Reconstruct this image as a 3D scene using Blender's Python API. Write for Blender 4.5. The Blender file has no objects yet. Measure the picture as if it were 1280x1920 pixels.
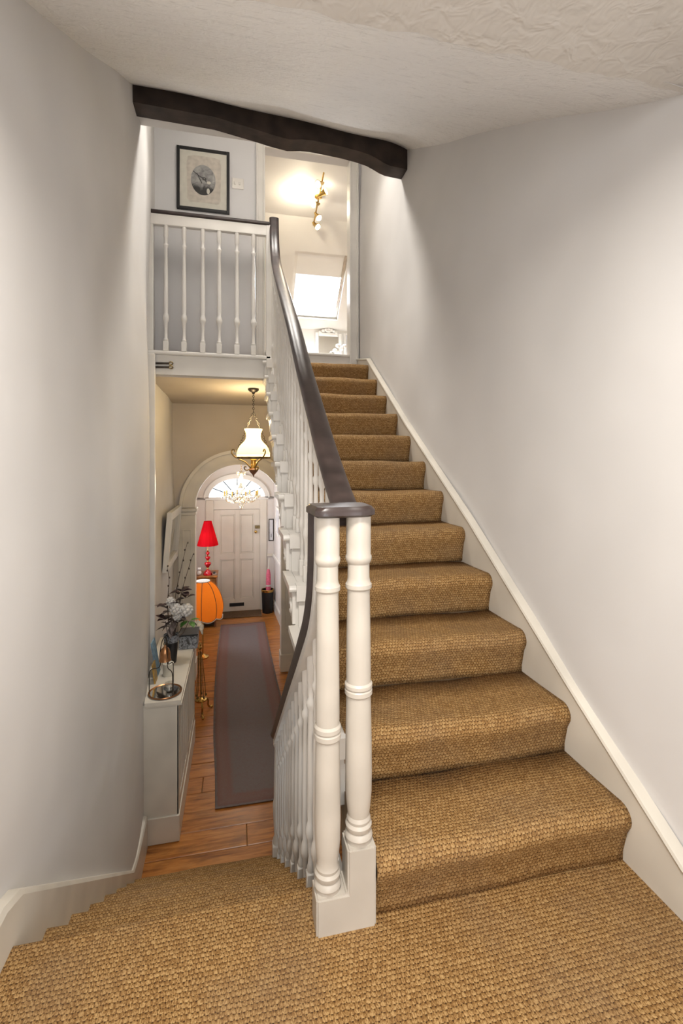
import bpy, bmesh, math, random
from math import sin, cos, pi, radians, sqrt, tan
from mathutils import Vector, Matrix

random.seed(7)
S = bpy.context.scene
COL = S.collection

# ------------------------------------------------------------------ camera
cam = bpy.data.objects.new('camera', bpy.data.cameras.new('camera'))
COL.objects.link(cam)
cam.location = (0, 0, 1.31)
cam.rotation_euler = (radians(90), 0, radians(-12.56))
cam.data.sensor_width = 36
cam.data.lens = 875 / 1920 * 36
cam.data.shift_y = -90 / 1920
cam.data.clip_start = 0.02
S.camera = cam

# ------------------------------------------------------------------ world, lights, exposure
W = bpy.data.worlds.new('world'); S.world = W; W.use_nodes = True
bg = W.node_tree.nodes['Background']
bg.inputs[0].default_value = (0.86, 0.93, 1.0, 1)
bg.inputs[1].default_value = 1.0
S.view_settings.view_transform = 'Standard'
S.view_settings.look = 'None'
S.view_settings.gamma = 1
S.view_settings.use_curve_mapping = False
S.view_settings.exposure = 1.0
S.cycles.max_bounces = 6
S.cycles.diffuse_bounces = 3
S.cycles.glossy_bounces = 2
S.cycles.transmission_bounces = 4
S.cycles.transparent_max_bounces = 8
S.cycles.caustics_reflective = False
S.cycles.caustics_refractive = False


def area(name, loc, rot, sx, sy, power, color=(1, 1, 1)):
    l = bpy.data.lights.new(name, 'AREA'); l.shape = 'RECTANGLE'; l.size = sx; l.size_y = sy
    l.energy = power; l.color = color
    o = bpy.data.objects.new(name, l); COL.objects.link(o)
    o.location = loc; o.rotation_euler = rot
    return o


def point(name, loc, power, color, r=0.04):
    l = bpy.data.lights.new(name, 'POINT'); l.energy = power; l.color = color; l.shadow_soft_size = r
    o = bpy.data.objects.new(name, l); COL.objects.link(o); o.location = loc
    return o


STAIR_FILL_W, LANDING_FILL_W = 90, 20
# daylight entering through an added window behind the camera, the skylight, the fanlight, the entrance window
area('landing_window_fill', (0.2, -1.36, 1.2), (radians(90), 0, 0), 1.3, 1.9, 27, (1.0, 0.97, 0.94))  # fill from a window added out of view for brightness
area('daylight_skylight', (1.235, 7.62, 4.5), (radians(-40), 0, 0), 0.9, 1.0, 170, (1.0, 0.98, 0.95))
area('daylight_fanlight', (0.0, 9.5, 0.95), (radians(-90), 0, 0), 1.5, 1.0, 10, (0.9, 0.95, 1.0))
area('daylight_entrance_window', (-1.05, 7.7, 0.35), (0, radians(-90), 0), 1.4, 0.8, 26, (0.95, 0.97, 1.0))

# ------------------------------------------------------------------ measures
EYE = 1.31
HALL = -1.52            # hall floor
R = 0.19                # riser
UG = 0.282              # upper going
LG = 0.25               # lower going
UY = [4.37 - UG * i for i in range(12)]       # upper nosings, 0 = top
UZ = [2.28 - R * i for i in range(12)]
LY = [1.45 + LG * k for k in range(8)]        # lower nosings, 0 = landing
LZ = [-R * k for k in range(8)]
XR = 1.24               # carpet edge at the wall string
XWR = 1.275             # wall face


def nose(y):
    return 2.28 - (R / UG) * (4.37 - y)


def lnose(y):
    return -(R / LG) * (y - 1.45)


def lerp_table(tab, y):
    if y <= tab[0][0]: return tab[0][1]
    for (a, b), (c, d) in zip(tab, tab[1:]):
        if y <= c:
            t = (y - a) / (c - a)
            return b + (d - b) * t
    return tab[-1][1]


WL = [(-1.3, -0.60), (1.4, -0.62), (3.45, -0.667), (3.8, -0.674), (4.45, -0.765), (4.85, -0.79), (6.4, -0.81), (9.3, -0.75)]
WH = [(1.0, 0.88), (6.4, 0.84), (7.2, 0.80), (9.3, 0.69)]


def xl(y): return lerp_table(WL, y)


def xh(y): return lerp_table(WH, y)


# ------------------------------------------------------------------ node helpers
def N(nt, typ, **kw):
    n = nt.nodes.new(typ)
    for k, v in kw.items():
        if k.startswith('i_'):
            n.inputs[int(k[2:])].default_value = v
        else:
            setattr(n, k, v)
    return n


def M(nt, op, a, b=None, c=None):
    n = nt.nodes.new('ShaderNodeMath'); n.operation = op
    for i, v in enumerate((a, b, c)):
        if v is None: continue
        if isinstance(v, (int, float)): n.inputs[i].default_value = v
        else: nt.links.new(v, n.inputs[i])
    return n.outputs[0]


def ramp(nt, fac, stops):
    n = nt.nodes.new('ShaderNodeValToRGB')
    e = n.color_ramp.elements
    e[0].position, e[0].color = stops[0][0], (*stops[0][1], 1)
    e[1].position, e[1].color = stops[-1][0], (*stops[-1][1], 1)
    for p, c in stops[1:-1]:
        x = e.new(p); x.color = (*c, 1)
    nt.links.new(fac, n.inputs[0])
    return n.outputs[0]


def mixc(nt, fac, a, b, typ='MIX'):
    n = nt.nodes.new('ShaderNodeMix'); n.data_type = 'RGBA'; n.blend_type = typ
    for s, v in ((n.inputs[0], fac), (n.inputs[6], a), (n.inputs[7], b)):
        if isinstance(v, (int, float)): s.default_value = v
        elif isinstance(v, tuple): s.default_value = (*v, 1)
        else: nt.links.new(v, s)
    return n.outputs[2]


def base(name):
    m = bpy.data.materials.new(name); m.use_nodes = True
    nt = m.node_tree
    return m, nt, nt.nodes['Principled BSDF']


def noise(nt, vec, scale, detail=3, rough=0.5, dist=0.0):
    n = nt.nodes.new('ShaderNodeTexNoise')
    n.inputs['Scale'].default_value = scale; n.inputs['Detail'].default_value = detail
    n.inputs['Roughness'].default_value = rough; n.inputs['Distortion'].default_value = dist
    if vec is not None: nt.links.new(vec, n.inputs['Vector'])
    return n.outputs[0]


def coords(nt, kind='Object', scale=None):
    t = nt.nodes.new('ShaderNodeTexCoord').outputs[kind]
    if scale:
        mp = nt.nodes.new('ShaderNodeMapping'); mp.inputs['Scale'].default_value = scale
        nt.links.new(t, mp.inputs['Vector']); return mp.outputs[0]
    return t


def bump(nt, bsdf, height, strength, dist, prev=None):
    b = nt.nodes.new('ShaderNodeBump')
    b.inputs['Strength'].default_value = strength; b.inputs['Distance'].default_value = dist
    nt.links.new(height, b.inputs['Height'])
    if prev is not None: nt.links.new(prev, b.inputs['Normal'])
    nt.links.new(b.outputs[0], bsdf.inputs['Normal'])
    return b.outputs[0]


def plain(name, col, rough=0.5, metal=0.0, var=0.06, vscale=9, bs=0.0, bd=0.003, bscale=40, spec=0.5):
    m, nt, p = base(name)
    v = coords(nt)
    f = noise(nt, v, vscale, 1)
    d = tuple(max(0, c * (1 - var * 2)) for c in col); l = tuple(min(1, c * (1 + var)) for c in col)
    nt.links.new(ramp(nt, f, [(0.3, d), (0.7, l)]), p.inputs['Base Color'])
    p.inputs['Roughness'].default_value = rough; p.inputs['Metallic'].default_value = metal
    p.inputs['Specular IOR Level'].default_value = spec
    if bs: bump(nt, p, noise(nt, v, bscale, 2), bs, bd)
    return m


def plaster(name, col, col2, lumps=0.5, fine=0.25, fscale=60, scratch=0.0):
    m, nt, p = base(name)
    v = coords(nt, 'Object')
    f = noise(nt, v, 1.3, 2, 0.6)
    c = ramp(nt, f, [(0.35, col2), (0.62, col)])
    if scratch:
        s = noise(nt, coords(nt, 'Object', (2.2, 9, 9)), 5, 3, 0.75, 1.2)
        g = ramp(nt, s, [(0.56, (0, 0, 0)), (0.66, (1, 1, 1))])
        c = mixc(nt, M(nt, 'MULTIPLY', g, scratch), c, tuple(x * 0.72 for x in col2))
    nt.links.new(c, p.inputs['Base Color'])
    p.inputs['Roughness'].default_value = 0.75; p.inputs['Specular IOR Level'].default_value = 0.3
    b1 = bump(nt, p, noise(nt, v, 2.6, 1, 0.5), lumps, 0.05)
    if fine > 0.5: bump(nt, p, noise(nt, v, fscale, 2, 0.65, 0.8 if fine > 0.5 else 0.0), fine, 0.009 if fine > 0.5 else 0.006, b1)
    return m


MAT = {}
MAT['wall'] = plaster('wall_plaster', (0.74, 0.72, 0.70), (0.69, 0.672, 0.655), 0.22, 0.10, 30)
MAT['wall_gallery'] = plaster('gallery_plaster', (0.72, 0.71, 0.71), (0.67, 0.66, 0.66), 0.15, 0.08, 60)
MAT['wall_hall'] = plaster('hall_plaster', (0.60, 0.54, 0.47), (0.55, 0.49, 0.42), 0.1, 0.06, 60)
MAT['wall_pink'] = plaster('entrance_plaster', (0.76, 0.71, 0.67), (0.72, 0.67, 0.63), 0.1, 0.06, 60)
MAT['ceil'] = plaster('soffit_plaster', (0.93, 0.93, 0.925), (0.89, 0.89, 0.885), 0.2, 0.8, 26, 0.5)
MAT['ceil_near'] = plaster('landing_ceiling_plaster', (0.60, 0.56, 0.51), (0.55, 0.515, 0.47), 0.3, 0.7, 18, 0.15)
MAT['white'] = plain('white_gloss_paint', (0.78, 0.75, 0.70), 0.32, var=0.04, vscale=4, bs=0.12, bscale=18, bd=0.004)
MAT['cream'] = plain('cream_gloss_paint', (0.72, 0.67, 0.58), 0.35, var=0.05, vscale=5, bs=0.15, bscale=22, bd=0.004)
MAT['post'] = plain('post_paint', (0.55, 0.50, 0.43), 0.36, var=0.05, vscale=7, bs=0.22, bscale=16, bd=0.005)
MAT['doorpaint'] = plain('door_paint', (0.74, 0.68, 0.59), 0.4, var=0.03, vscale=4)
MAT['roomwhite'] = plain('room_white', (0.86, 0.84, 0.80), 0.6, var=0.02, vscale=2)
MAT['rail'] = plain('dark_rail_wood', (0.045, 0.030, 0.027), 0.34, var=0.2, vscale=14, bs=0.05, bscale=50)
MAT['beam'] = plain('dark_beam_wood', (0.045, 0.030, 0.024), 0.6, var=0.25, vscale=9, bs=0.5, bscale=24, bd=0.006)
MAT['black'] = plain('black_paint', (0.012, 0.012, 0.013), 0.4, var=0.1)
MAT['iron'] = plain('dark_iron', (0.06, 0.05, 0.04), 0.45, 0.8, var=0.2, vscale=30)
MAT['brass'] = plain('brass', (0.62, 0.40, 0.12), 0.25, 1.0, var=0.12, vscale=30)
MAT['bronze'] = plain('antique_bronze', (0.28, 0.21, 0.10), 0.35, 0.9, var=0.2, vscale=30)
MAT['copper'] = plain('copper', (0.45, 0.22, 0.10), 0.3, 0.9, var=0.15, vscale=20)
MAT['wood'] = plain('polished_wood', (0.36, 0.14, 0.035), 0.3, var=0.25, vscale=12)
MAT['finial'] = plain('turned_wood', (0.22, 0.09, 0.04), 0.35, var=0.2, vscale=20)
MAT['pink'] = plain('pink_cloth', (0.80, 0.16, 0.26), 0.6, var=0.1, vscale=30)
MAT['steel'] = plain('steel', (0.55, 0.54, 0.52), 0.3, 0.9, var=0.08, vscale=20)
MAT['leaf_dark'] = plain('maroon_leaf', (0.055, 0.028, 0.03), 0.5, var=0.3, vscale=40)
MAT['leaf_grey'] = plain('grey_leaf', (0.13, 0.10, 0.09), 0.6, var=0.3, vscale=40)
MAT['leaf_green'] = plain('green_leaf', (0.09, 0.25, 0.045), 0.5, var=0.3, vscale=40)
MAT['petal'] = plain('white_petal', (0.70, 0.67, 0.63), 0.7, var=0.08, vscale=60, bs=0.6, bscale=120)
MAT['twig'] = plain('twig_bark', (0.10, 0.07, 0.05), 0.7, var=0.3, vscale=80)
MAT['mat_brown'] = plain('coir_mat', (0.13, 0.075, 0.035), 0.95, var=0.25, vscale=120, bs=0.8, bscale=300)
MAT['paper'] = plain('cream_paper', (0.72, 0.69, 0.60), 0.8, var=0.03, vscale=20)
MAT['paper2'] = plain('aged_paper', (0.64, 0.58, 0.50), 0.8, var=0.08, vscale=22)
MAT['blue'] = plain('blue_card', (0.20, 0.32, 0.42), 0.6, var=0.2, vscale=30)
MAT['gold'] = plain('gold_frame', (0.62, 0.38, 0.10), 0.35, 0.7, var=0.15, vscale=30)
MAT['screen'] = plain('glazed_print', (0.74, 0.74, 0.78), 0.15, var=0.05)
MAT['under'] = plain('bare_timber', (0.30, 0.20, 0.11), 0.8, var=0.2)


def emis(name, col, strength, basecol=(0.8, 0.8, 0.8), rough=0.4):
    m, nt, p = base(name)
    f = noise(nt, coords(nt), 8, 2)
    nt.links.new(ramp(nt, f, [(0.3, tuple(c * 0.93 for c in basecol)), (0.7, basecol)]), p.inputs['Base Color'])
    p.inputs['Emission Color'].default_value = (*col, 1)
    p.inputs['Emission Strength'].default_value = strength
    p.inputs['Roughness'].default_value = rough
    return m


def fabric(name, col, tcol, glow, gcol, mixf=0.6):
    m, nt, p = base(name)
    nt.nodes.remove(p); out = nt.nodes['Material Output']
    f = noise(nt, coords(nt), 30, 3)
    c = ramp(nt, f, [(0.3, tuple(x * 0.9 for x in col)), (0.7, col)])
    d = N(nt, 'ShaderNodeBsdfDiffuse'); nt.links.new(c, d.inputs[0])
    t = N(nt, 'ShaderNodeBsdfTranslucent'); t.inputs[0].default_value = (*tcol, 1)
    mx = N(nt, 'ShaderNodeMixShader'); mx.inputs[0].default_value = mixf
    nt.links.new(d.outputs[0], mx.inputs[1]); nt.links.new(t.outputs[0], mx.inputs[2])
    e = N(nt, 'ShaderNodeEmission'); e.inputs[0].default_value = (*gcol, 1); e.inputs[1].default_value = glow
    ad = N(nt, 'ShaderNodeAddShader'); nt.links.new(mx.outputs[0], ad.inputs[0]); nt.links.new(e.outputs[0], ad.inputs[1])
    nt.links.new(ad.outputs[0], out.inputs[0])
    return m


MAT['shade_glass_old'] = emis('opal_glass_lit', (1.0, 0.86, 0.50), 1.3, (0.85, 0.78, 0.55), 0.2)
MAT['bulb'] = emis('lit_bulb', (1.0, 0.80, 0.45), 6.0)
MAT['spotglow'] = emis('lit_spot_lens', (1.0, 0.90, 0.70), 6.0)
MAT['redshade'] = fabric('red_shade', (0.45, 0.006, 0.014), (0.60, 0.012, 0.015), 0.04, (0.8, 0.008, 0.02))
MAT['orangeshade'] = fabric('orange_shade', (0.75, 0.24, 0.03), (0.90, 0.36, 0.06), 0.04, (1.0, 0.25, 0.02))
MAT['shade_glass'] = fabric('opal_glass', (0.85, 0.78, 0.58), (0.95, 0.85, 0.60), 0.30, (1.0, 0.80, 0.42))
MAT['redglass'] = plain('red_glass', (0.50, 0.008, 0.015), 0.06, var=0.1)


def glassm(name, tint=(1, 1, 1), clear=0.9, rough=0.02):
    m, nt, p = base(name)
    nt.nodes.remove(p)
    out = nt.nodes['Material Output']
    t = N(nt, 'ShaderNodeBsdfTransparent'); t.inputs[0].default_value = (*tint, 1)
    g = N(nt, 'ShaderNodeBsdfGlossy'); g.inputs['Roughness'].default_value = rough
    mx = N(nt, 'ShaderNodeMixShader'); mx.inputs[0].default_value = 1 - clear
    nt.links.new(t.outputs[0], mx.inputs[1]); nt.links.new(g.outputs[0], mx.inputs[2])
    nt.links.new(mx.outputs[0], out.inputs[0])
    return m


MAT['pane'] = glassm('window_pane', (0.97, 0.98, 1.0), 0.92)
MAT['crystal'] = glassm('crystal', (1.0, 0.93, 0.78), 0.55, 0.1)
MAT['clearglass'] = glassm('clear_glass', (0.93, 0.94, 0.93), 0.8, 0.03)


def mirror_mat():
    m, nt, p = base('mirror_glass')
    nt.links.new(ramp(nt, noise(nt, coords(nt), 3, 2), [(0.3, (0.72, 0.70, 0.66)), (0.7, (0.78, 0.76, 0.72))]), p.inputs['Base Color'])
    p.inputs['Metallic'].default_value = 1; p.inputs['Roughness'].default_value = 0.06
    return m


MAT['mirror'] = mirror_mat()


def sisal():
    m, nt, p = base('sisal_weave')
    uv = coords(nt, 'UV')
    wob = nt.nodes.new('ShaderNodeTexNoise'); wob.inputs['Scale'].default_value = 34; wob.inputs['Detail'].default_value = 0
    nt.links.new(uv, wob.inputs['Vector'])
    sx = nt.nodes.new('ShaderNodeSeparateXYZ'); nt.links.new(uv, sx.inputs[0])
    ws = M(nt, 'MULTIPLY', M(nt, 'SUBTRACT', wob.outputs[0], 0.5), 0.006)
    u = M(nt, 'ADD', M(nt, 'ADD', sx.outputs[0], ws), M(nt, 'MULTIPLY', sx.outputs[1], 0.18))
    v = M(nt, 'ADD', sx.outputs[1], ws)
    r = M(nt, 'DIVIDE', v, 0.0125)
    row = M(nt, 'FLOOR', r)
    fr = M(nt, 'SUBTRACT', M(nt, 'FRACT', r), 0.5)
    odd = M(nt, 'MODULO', row, 2.0)
    c = M(nt, 'ADD', M(nt, 'DIVIDE', u, 0.0130), M(nt, 'MULTIPLY', odd, 0.5))
    cell = M(nt, 'FLOOR', c)
    fc = M(nt, 'SUBTRACT', M(nt, 'FRACT', c), 0.5)
    a = M(nt, 'POWER', M(nt, 'ABSOLUTE', M(nt, 'MULTIPLY', fc, 2)), 3.0)
    b = M(nt, 'POWER', M(nt, 'ABSOLUTE', M(nt, 'MULTIPLY', fr, 2)), 3.0)
    dot = M(nt, 'MULTIPLY', a, b)                       # dark holes where the strands cross
    h = M(nt, 'SUBTRACT', 1.0, M(nt, 'MULTIPLY', dot, 1.25))
    h = M(nt, 'SUBTRACT', h, M(nt, 'MULTIPLY', a, 0.16))
    h = M(nt, 'SUBTRACT', h, M(nt, 'MULTIPLY', M(nt, 'ADD', fr, 0.5), 0.26))
    wn = nt.nodes.new('ShaderNodeTexWhiteNoise'); wn.noise_dimensions = '2D'
    cx = nt.nodes.new('ShaderNodeCombineXYZ'); nt.links.new(cell, cx.inputs[0]); nt.links.new(row, cx.inputs[1])
    nt.links.new(cx.outputs[0], wn.inputs[0])
    fib = noise(nt, coords(nt, 'UV', (330, 120, 1)), 1.0, 2, 0.8)
    k = M(nt, 'ADD', M(nt, 'MULTIPLY', h, 0.50), M(nt, 'MULTIPLY', fib, 0.90))
    k = M(nt, 'ADD', k, M(nt, 'MULTIPLY', M(nt, 'SUBTRACT', wn.outputs[0], 0.5), 0.10))
    col = ramp(nt, k, [(0.40, (0.022, 0.008, 0.002)), (0.62, (0.120, 0.053, 0.014)), (0.82, (0.255, 0.132, 0.040)), (1.0, (0.50, 0.32, 0.135))])
    wear = noise(nt, uv, 3.2, 4, 0.6)
    col = mixc(nt, M(nt, 'MULTIPLY', ramp(nt, wear, [(0.45, (0, 0, 0)), (0.7, (1, 1, 1))]), 0.28), col, (0.17, 0.122, 0.085))
    nt.links.new(col, p.inputs['Base Color'])
    p.inputs['Roughness'].default_value = 0.75; p.inputs['Specular IOR Level'].default_value = 0.25
    bump(nt, p, M(nt, 'ADD', h, M(nt, 'MULTIPLY', fib, 0.6)), 0.65, 0.005)
    return m


MAT['sisal'] = sisal()


def plankmat():
    m, nt, p = base('pine_planks')
    oi = nt.nodes.new('ShaderNodeObjectInfo')
    v = coords(nt, 'Object', (2.2, 22, 8))
    off = nt.nodes.new('ShaderNodeVectorMath'); off.operation = 'ADD'
    nt.links.new(v, off.inputs[0])
    sc = nt.nodes.new('ShaderNodeVectorMath'); sc.operation = 'SCALE'
    nt.links.new(oi.outputs['Location'], sc.inputs[0]); sc.inputs['Scale'].default_value = 17.3
    nt.links.new(sc.outputs[0], off.inputs[1])
    f = noise(nt, off.outputs[0], 1.4, 5, 0.62, 0.8)
    c = ramp(nt, f, [(0.28, (0.20, 0.062, 0.013)), (0.5, (0.46, 0.175, 0.036)), (0.75, (0.62, 0.28, 0.075))])
    g = noise(nt, coords(nt, 'Object', (3, 7, 3)), 1.1, 4, 0.6)
    c = mixc(nt, M(nt, 'MULTIPLY', ramp(nt, g, [(0.52, (0, 0, 0)), (0.74, (1, 1, 1))]), 0.6), c, (0.11, 0.05, 0.022))
    tone = ramp(nt, oi.outputs['Random'], [(0.0, (0.86, 0.84, 0.82)), (1.0, (1.0, 1.0, 1.0))])
    c = mixc(nt, 1.0, c, tone, 'MULTIPLY')
    nt.links.new(c, p.inputs['Base Color'])
    p.inputs['Roughness'].default_value = 0.28
    bump(nt, p, f, 0.15, 0.003)
    return m


MAT['plank'] = plankmat()


def rugmat():
    m, nt, p = base('worn_rug')
    uv = coords(nt, 'UV')
    sx = nt.nodes.new('ShaderNodeSeparateXYZ'); nt.links.new(uv, sx.inputs[0])
    u, v = sx.outputs[0], sx.outputs[1]
    du = M(nt, 'SUBTRACT', 0.5, M(nt, 'ABSOLUTE', M(nt, 'SUBTRACT', u, 0.5)))           # 0 at the edge, .5 mid
    dv = M(nt, 'MULTIPLY', M(nt, 'SUBTRACT', 0.5, M(nt, 'ABSOLUTE', M(nt, 'SUBTRACT', v, 0.5))), 6.0)
    d = M(nt, 'MINIMUM', du, dv)
    d = M(nt, 'ADD', d, M(nt, 'MULTIPLY', M(nt, 'SUBTRACT', noise(nt, coords(nt, 'UV', (14, 80, 1)), 1, 4), 0.5), 0.05))
    c = ramp(nt, d, [(0.0, (0.224, 0.192, 0.183)), (0.018, (0.198, 0.167, 0.159)), (0.03, (0.205, 0.118, 0.101)), (0.10, (0.205, 0.136, 0.122)),
                     (0.17, (0.205, 0.127, 0.113)), (0.22, (0.185, 0.155, 0.152)), (0.5, (0.191, 0.162, 0.160))])
    f = noise(nt, coords(nt, 'UV', (26, 150, 1)), 1.0, 5, 0.7, 1.0)
    c = mixc(nt, M(nt, 'MULTIPLY', ramp(nt, f, [(0.5, (0, 0, 0)), (0.68, (1, 1, 1))]), 0.4), c, (0.19, 0.105, 0.09))
    f2 = noise(nt, coords(nt, 'UV', (60, 360, 1)), 1.0, 3, 0.7)
    c = mixc(nt, M(nt, 'MULTIPLY', ramp(nt, f2, [(0.55, (0, 0, 0)), (0.7, (1, 1, 1))]), 0.35), c, (0.25, 0.225, 0.22))
    nt.links.new(c, p.inputs['Base Color'])
    p.inputs['Roughness'].default_value = 0.95; p.inputs['Specular IOR Level'].default_value = 0.1
    bump(nt, p, f2, 0.4, 0.004)
    return m


MAT['rug'] = rugmat()


def engraving():
    m, nt, p = base('engraving_print')
    v = coords(nt, 'Object')
    sx = nt.nodes.new('ShaderNodeSeparateXYZ'); nt.links.new(v, sx.inputs[0])
    low = M(nt, 'MULTIPLY', M(nt, 'SUBTRACT', -0.02, sx.outputs[2]), 5.0)
    f = noise(nt, v, 16, 5, 0.65, 0.8)
    k = M(nt, 'SUBTRACT', f, M(nt, 'MAXIMUM', M(nt, 'MULTIPLY', low, 0.8), 0.0))
    nt.links.new(ramp(nt, k, [(0.2, (0.03, 0.03, 0.03)), (0.45, (0.26, 0.255, 0.25)), (0.62, (0.42, 0.41, 0.40)), (0.8, (0.6, 0.59, 0.56))]), p.inputs['Base Color'])
    p.inputs['Roughness'].default_value = 0.7
    return m


MAT['engraving'] = engraving()


def tinbox():
    m, nt, p = base('printed_tin')
    f = noise(nt, coords(nt), 30, 4, 0.6, 1.5)
    nt.links.new(ramp(nt, f, [(0.40, (0.05, 0.05, 0.05)), (0.47, (0.22, 0.23, 0.25)), (0.6, (0.36, 0.38, 0.41))]), p.inputs['Base Color'])
    p.inputs['Roughness'].default_value = 0.4; p.inputs['Metallic'].default_value = 0.2
    return m


MAT['tin'] = tinbox()


# ------------------------------------------------------------------ mesh helpers
class MB:
    def __init__(self):
        self.v, self.f = [], []

    def add(self, vs, fs):
        o = len(self.v); self.v += [tuple(x) for x in vs]
        self.f += [tuple(i + o for i in f) for f in fs]
        return self

    def box(self, x0, x1, y0, y1, z0, z1):
        vs = [(x, y, z) for z in (z0, z1) for y in (y0, y1) for x in (x0, x1)]
        return self.add(vs, [(0, 2, 3, 1), (4, 5, 7, 6), (0, 1, 5, 4), (2, 6, 7, 3), (0, 4, 6, 2), (1, 3, 7, 5)])

    def bbox(self, x0, x1, y0, y1, z0, z1, b=0.004):
        """box with chamfered edges"""
        bm = bmesh.new(); bmesh.ops.create_cube(bm, size=1)
        for v in bm.verts:
            v.co = Vector(((x0 + x1) / 2 + v.co.x * (x1 - x0), (y0 + y1) / 2 + v.co.y * (y1 - y0), (z0 + z1) / 2 + v.co.z * (z1 - z0)))
        bmesh.ops.bevel(bm, geom=bm.edges[:], offset=b, segments=1, affect='EDGES')
        bm.verts.index_update()
        self.add([v.co[:] for v in bm.verts], [[v.index for v in f.verts] for f in bm.faces]); bm.free()
        return self

    def prism(self, poly, axis, a, b):
        """poly in the plane across `axis`: 'x' -> (y,z), 'y' -> (x,z), 'z' -> (x,y)"""
        n = len(poly)
        def P(q, t):
            return {'x': (t, q[0], q[1]), 'y': (q[0], t, q[1]), 'z': (q[0], q[1], t)}[axis]
        vs = [P(q, a) for q in poly] + [P(q, b) for q in poly]
        fs = [tuple(range(n))[::-1], tuple(range(n, 2 * n))]
        fs += [(i, (i + 1) % n, n + (i + 1) % n, n + i) for i in range(n)]
        return self.add(vs, fs)

    def lathe(self, prof, c=(0, 0, 0), n=16, capb=True, capt=True):
        """prof list of (r,z)"""
        vs = []
        for r, z in prof:
            for k in range(n):
                a = 2 * pi * k / n
                vs.append((c[0] + r * cos(a), c[1] + r * sin(a), c[2] + z))
        fs = []
        for i in range(len(prof) - 1):
            for k in range(n):
                k2 = (k + 1) % n
                fs.append((i * n + k, i * n + k2, (i + 1) * n + k2, (i + 1) * n + k))
        if capb: fs.append(tuple(range(n))[::-1])
        if capt: fs.append(tuple(range((len(prof) - 1) * n, len(prof) * n)))
        return self.add(vs, fs)

    def tube(self, pts, r, n=8, cap=True):
        pts = [Vector(p) for p in pts]
        rs = r if isinstance(r, (list, tuple)) else [r] * len(pts)
        up = None; rings = []
        for i, p in enumerate(pts):
            t = (pts[min(i + 1, len(pts) - 1)] - pts[max(i - 1, 0)]).normalized()
            if up is None:
                up = Vector((0, 0, 1)) if abs(t.z) < 0.9 else Vector((1, 0, 0))
            s = t.cross(up).normalized(); up = s.cross(t).normalized()
            rings.append([p + (s * cos(2 * pi * k / n) + up * sin(2 * pi * k / n)) * rs[i] for k in range(n)])
        vs = [q for rr in rings for q in rr]; fs = []
        for i in range(len(pts) - 1):
            for k in range(n):
                k2 = (k + 1) % n
                fs.append((i * n + k, i * n + k2, (i + 1) * n + k2, (i + 1) * n + k))
        if cap:
            fs.append(tuple(range(n))[::-1]); fs.append(tuple(range((len(pts) - 1) * n, len(pts) * n)))
        return self.add(vs, fs)

    def sweep_x(self, path, prof, xc):
        """sweep a closed profile (dx, dn) along a (y,z) path that lies in a plane of constant x; dn is along the path normal"""
        n = len(prof); vs = []
        for i, (y, z) in enumerate(path):
            a = path[max(i - 1, 0)]; b = path[min(i + 1, len(path) - 1)]
            ty, tz = b[0] - a[0], b[1] - a[1]; L = math.hypot(ty, tz); ty /= L; tz /= L
            ny, nz = -tz, ty
            xx = xc(i) if callable(xc) else xc
            for dx, dn in prof:
                vs.append((xx + dx, y + ny * dn, z + nz * dn))
        fs = []
        for i in range(len(path) - 1):
            for k in range(n):
                k2 = (k + 1) % n
                fs.append((i * n + k, i * n + k2, (i + 1) * n + k2, (i + 1) * n + k))
        fs.append(tuple(range(n))[::-1]); fs.append(tuple(range((len(path) - 1) * n, len(path) * n)))
        return self.add(vs, fs)

    def grid(self, P, nu, nv):
        """P(u,v) -> point, u,v in 0..1"""
        vs = [P(i / nu, j / nv) for j in range(nv + 1) for i in range(nu + 1)]
        w = nu + 1
        fs = [(j * w + i, j * w + i + 1, (j + 1) * w + i + 1, (j + 1) * w + i) for j in range(nv) for i in range(nu)]
        return self.add(vs, fs)

    def sphere(self, c, rx, ry, rz, nu=12, nv=8):
        prof = []
        vs, fs = [], []
        for j in range(1, nv):
            t = pi * j / nv
            for k in range(nu):
                a = 2 * pi * k / nu
                vs.append((c[0] + rx * sin(t) * cos(a), c[1] + ry * sin(t) * sin(a), c[2] - rz * cos(t)))
        b = len(vs); vs += [(c[0], c[1], c[2] - rz), (c[0], c[1], c[2] + rz)]
        for j in range(nv - 2):
            for k in range(nu):
                k2 = (k + 1) % nu
                fs.append((j * nu + k, j * nu + k2, (j + 1) * nu + k2, (j + 1) * nu + k))
        for k in range(nu):
            k2 = (k + 1) % nu
            fs.append((b, k2, k)); fs.append((b + 1, (nv - 2) * nu + k, (nv - 2) * nu + k2))
        return self.add(vs, fs)

    def build(self, name, mat, parent=None, smooth=35, uv=None, recalc=True, local=False):
        me = bpy.data.meshes.new(name)
        off = Vector((0, 0, 0))
        if parent is not None and not local:
            q = parent
            while q is not None:
                off += q.location; q = q.parent
        me.from_pydata([tuple(Vector(v) - off) for v in self.v], [], self.f)
        if uv is not None:
            l = me.uv_layers.new(name='UVMap')
            for poly in me.polygons:
                for li in poly.loop_indices:
                    l.data[li].uv = uv[me.loops[li].vertex_index]
        if recalc:
            bm = bmesh.new(); bm.from_mesh(me); bmesh.ops.recalc_face_normals(bm, faces=bm.faces); bm.to_mesh(me); bm.free()
        if smooth:
            me.polygons.foreach_set('use_smooth', [True] * len(me.polygons))
            me.set_sharp_from_angle(angle=radians(smooth))
        me.materials.append(MAT[mat] if isinstance(mat, str) else mat)
        o = bpy.data.objects.new(name, me); COL.objects.link(o)
        if parent is not None: o.parent = parent
        return o


def tag(o, label=None, cat=None, group=None, kind=None):
    if label: o['label'] = label
    if cat: o['category'] = cat
    if group: o['group'] = group
    if kind: o['kind'] = kind
    return o


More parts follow.
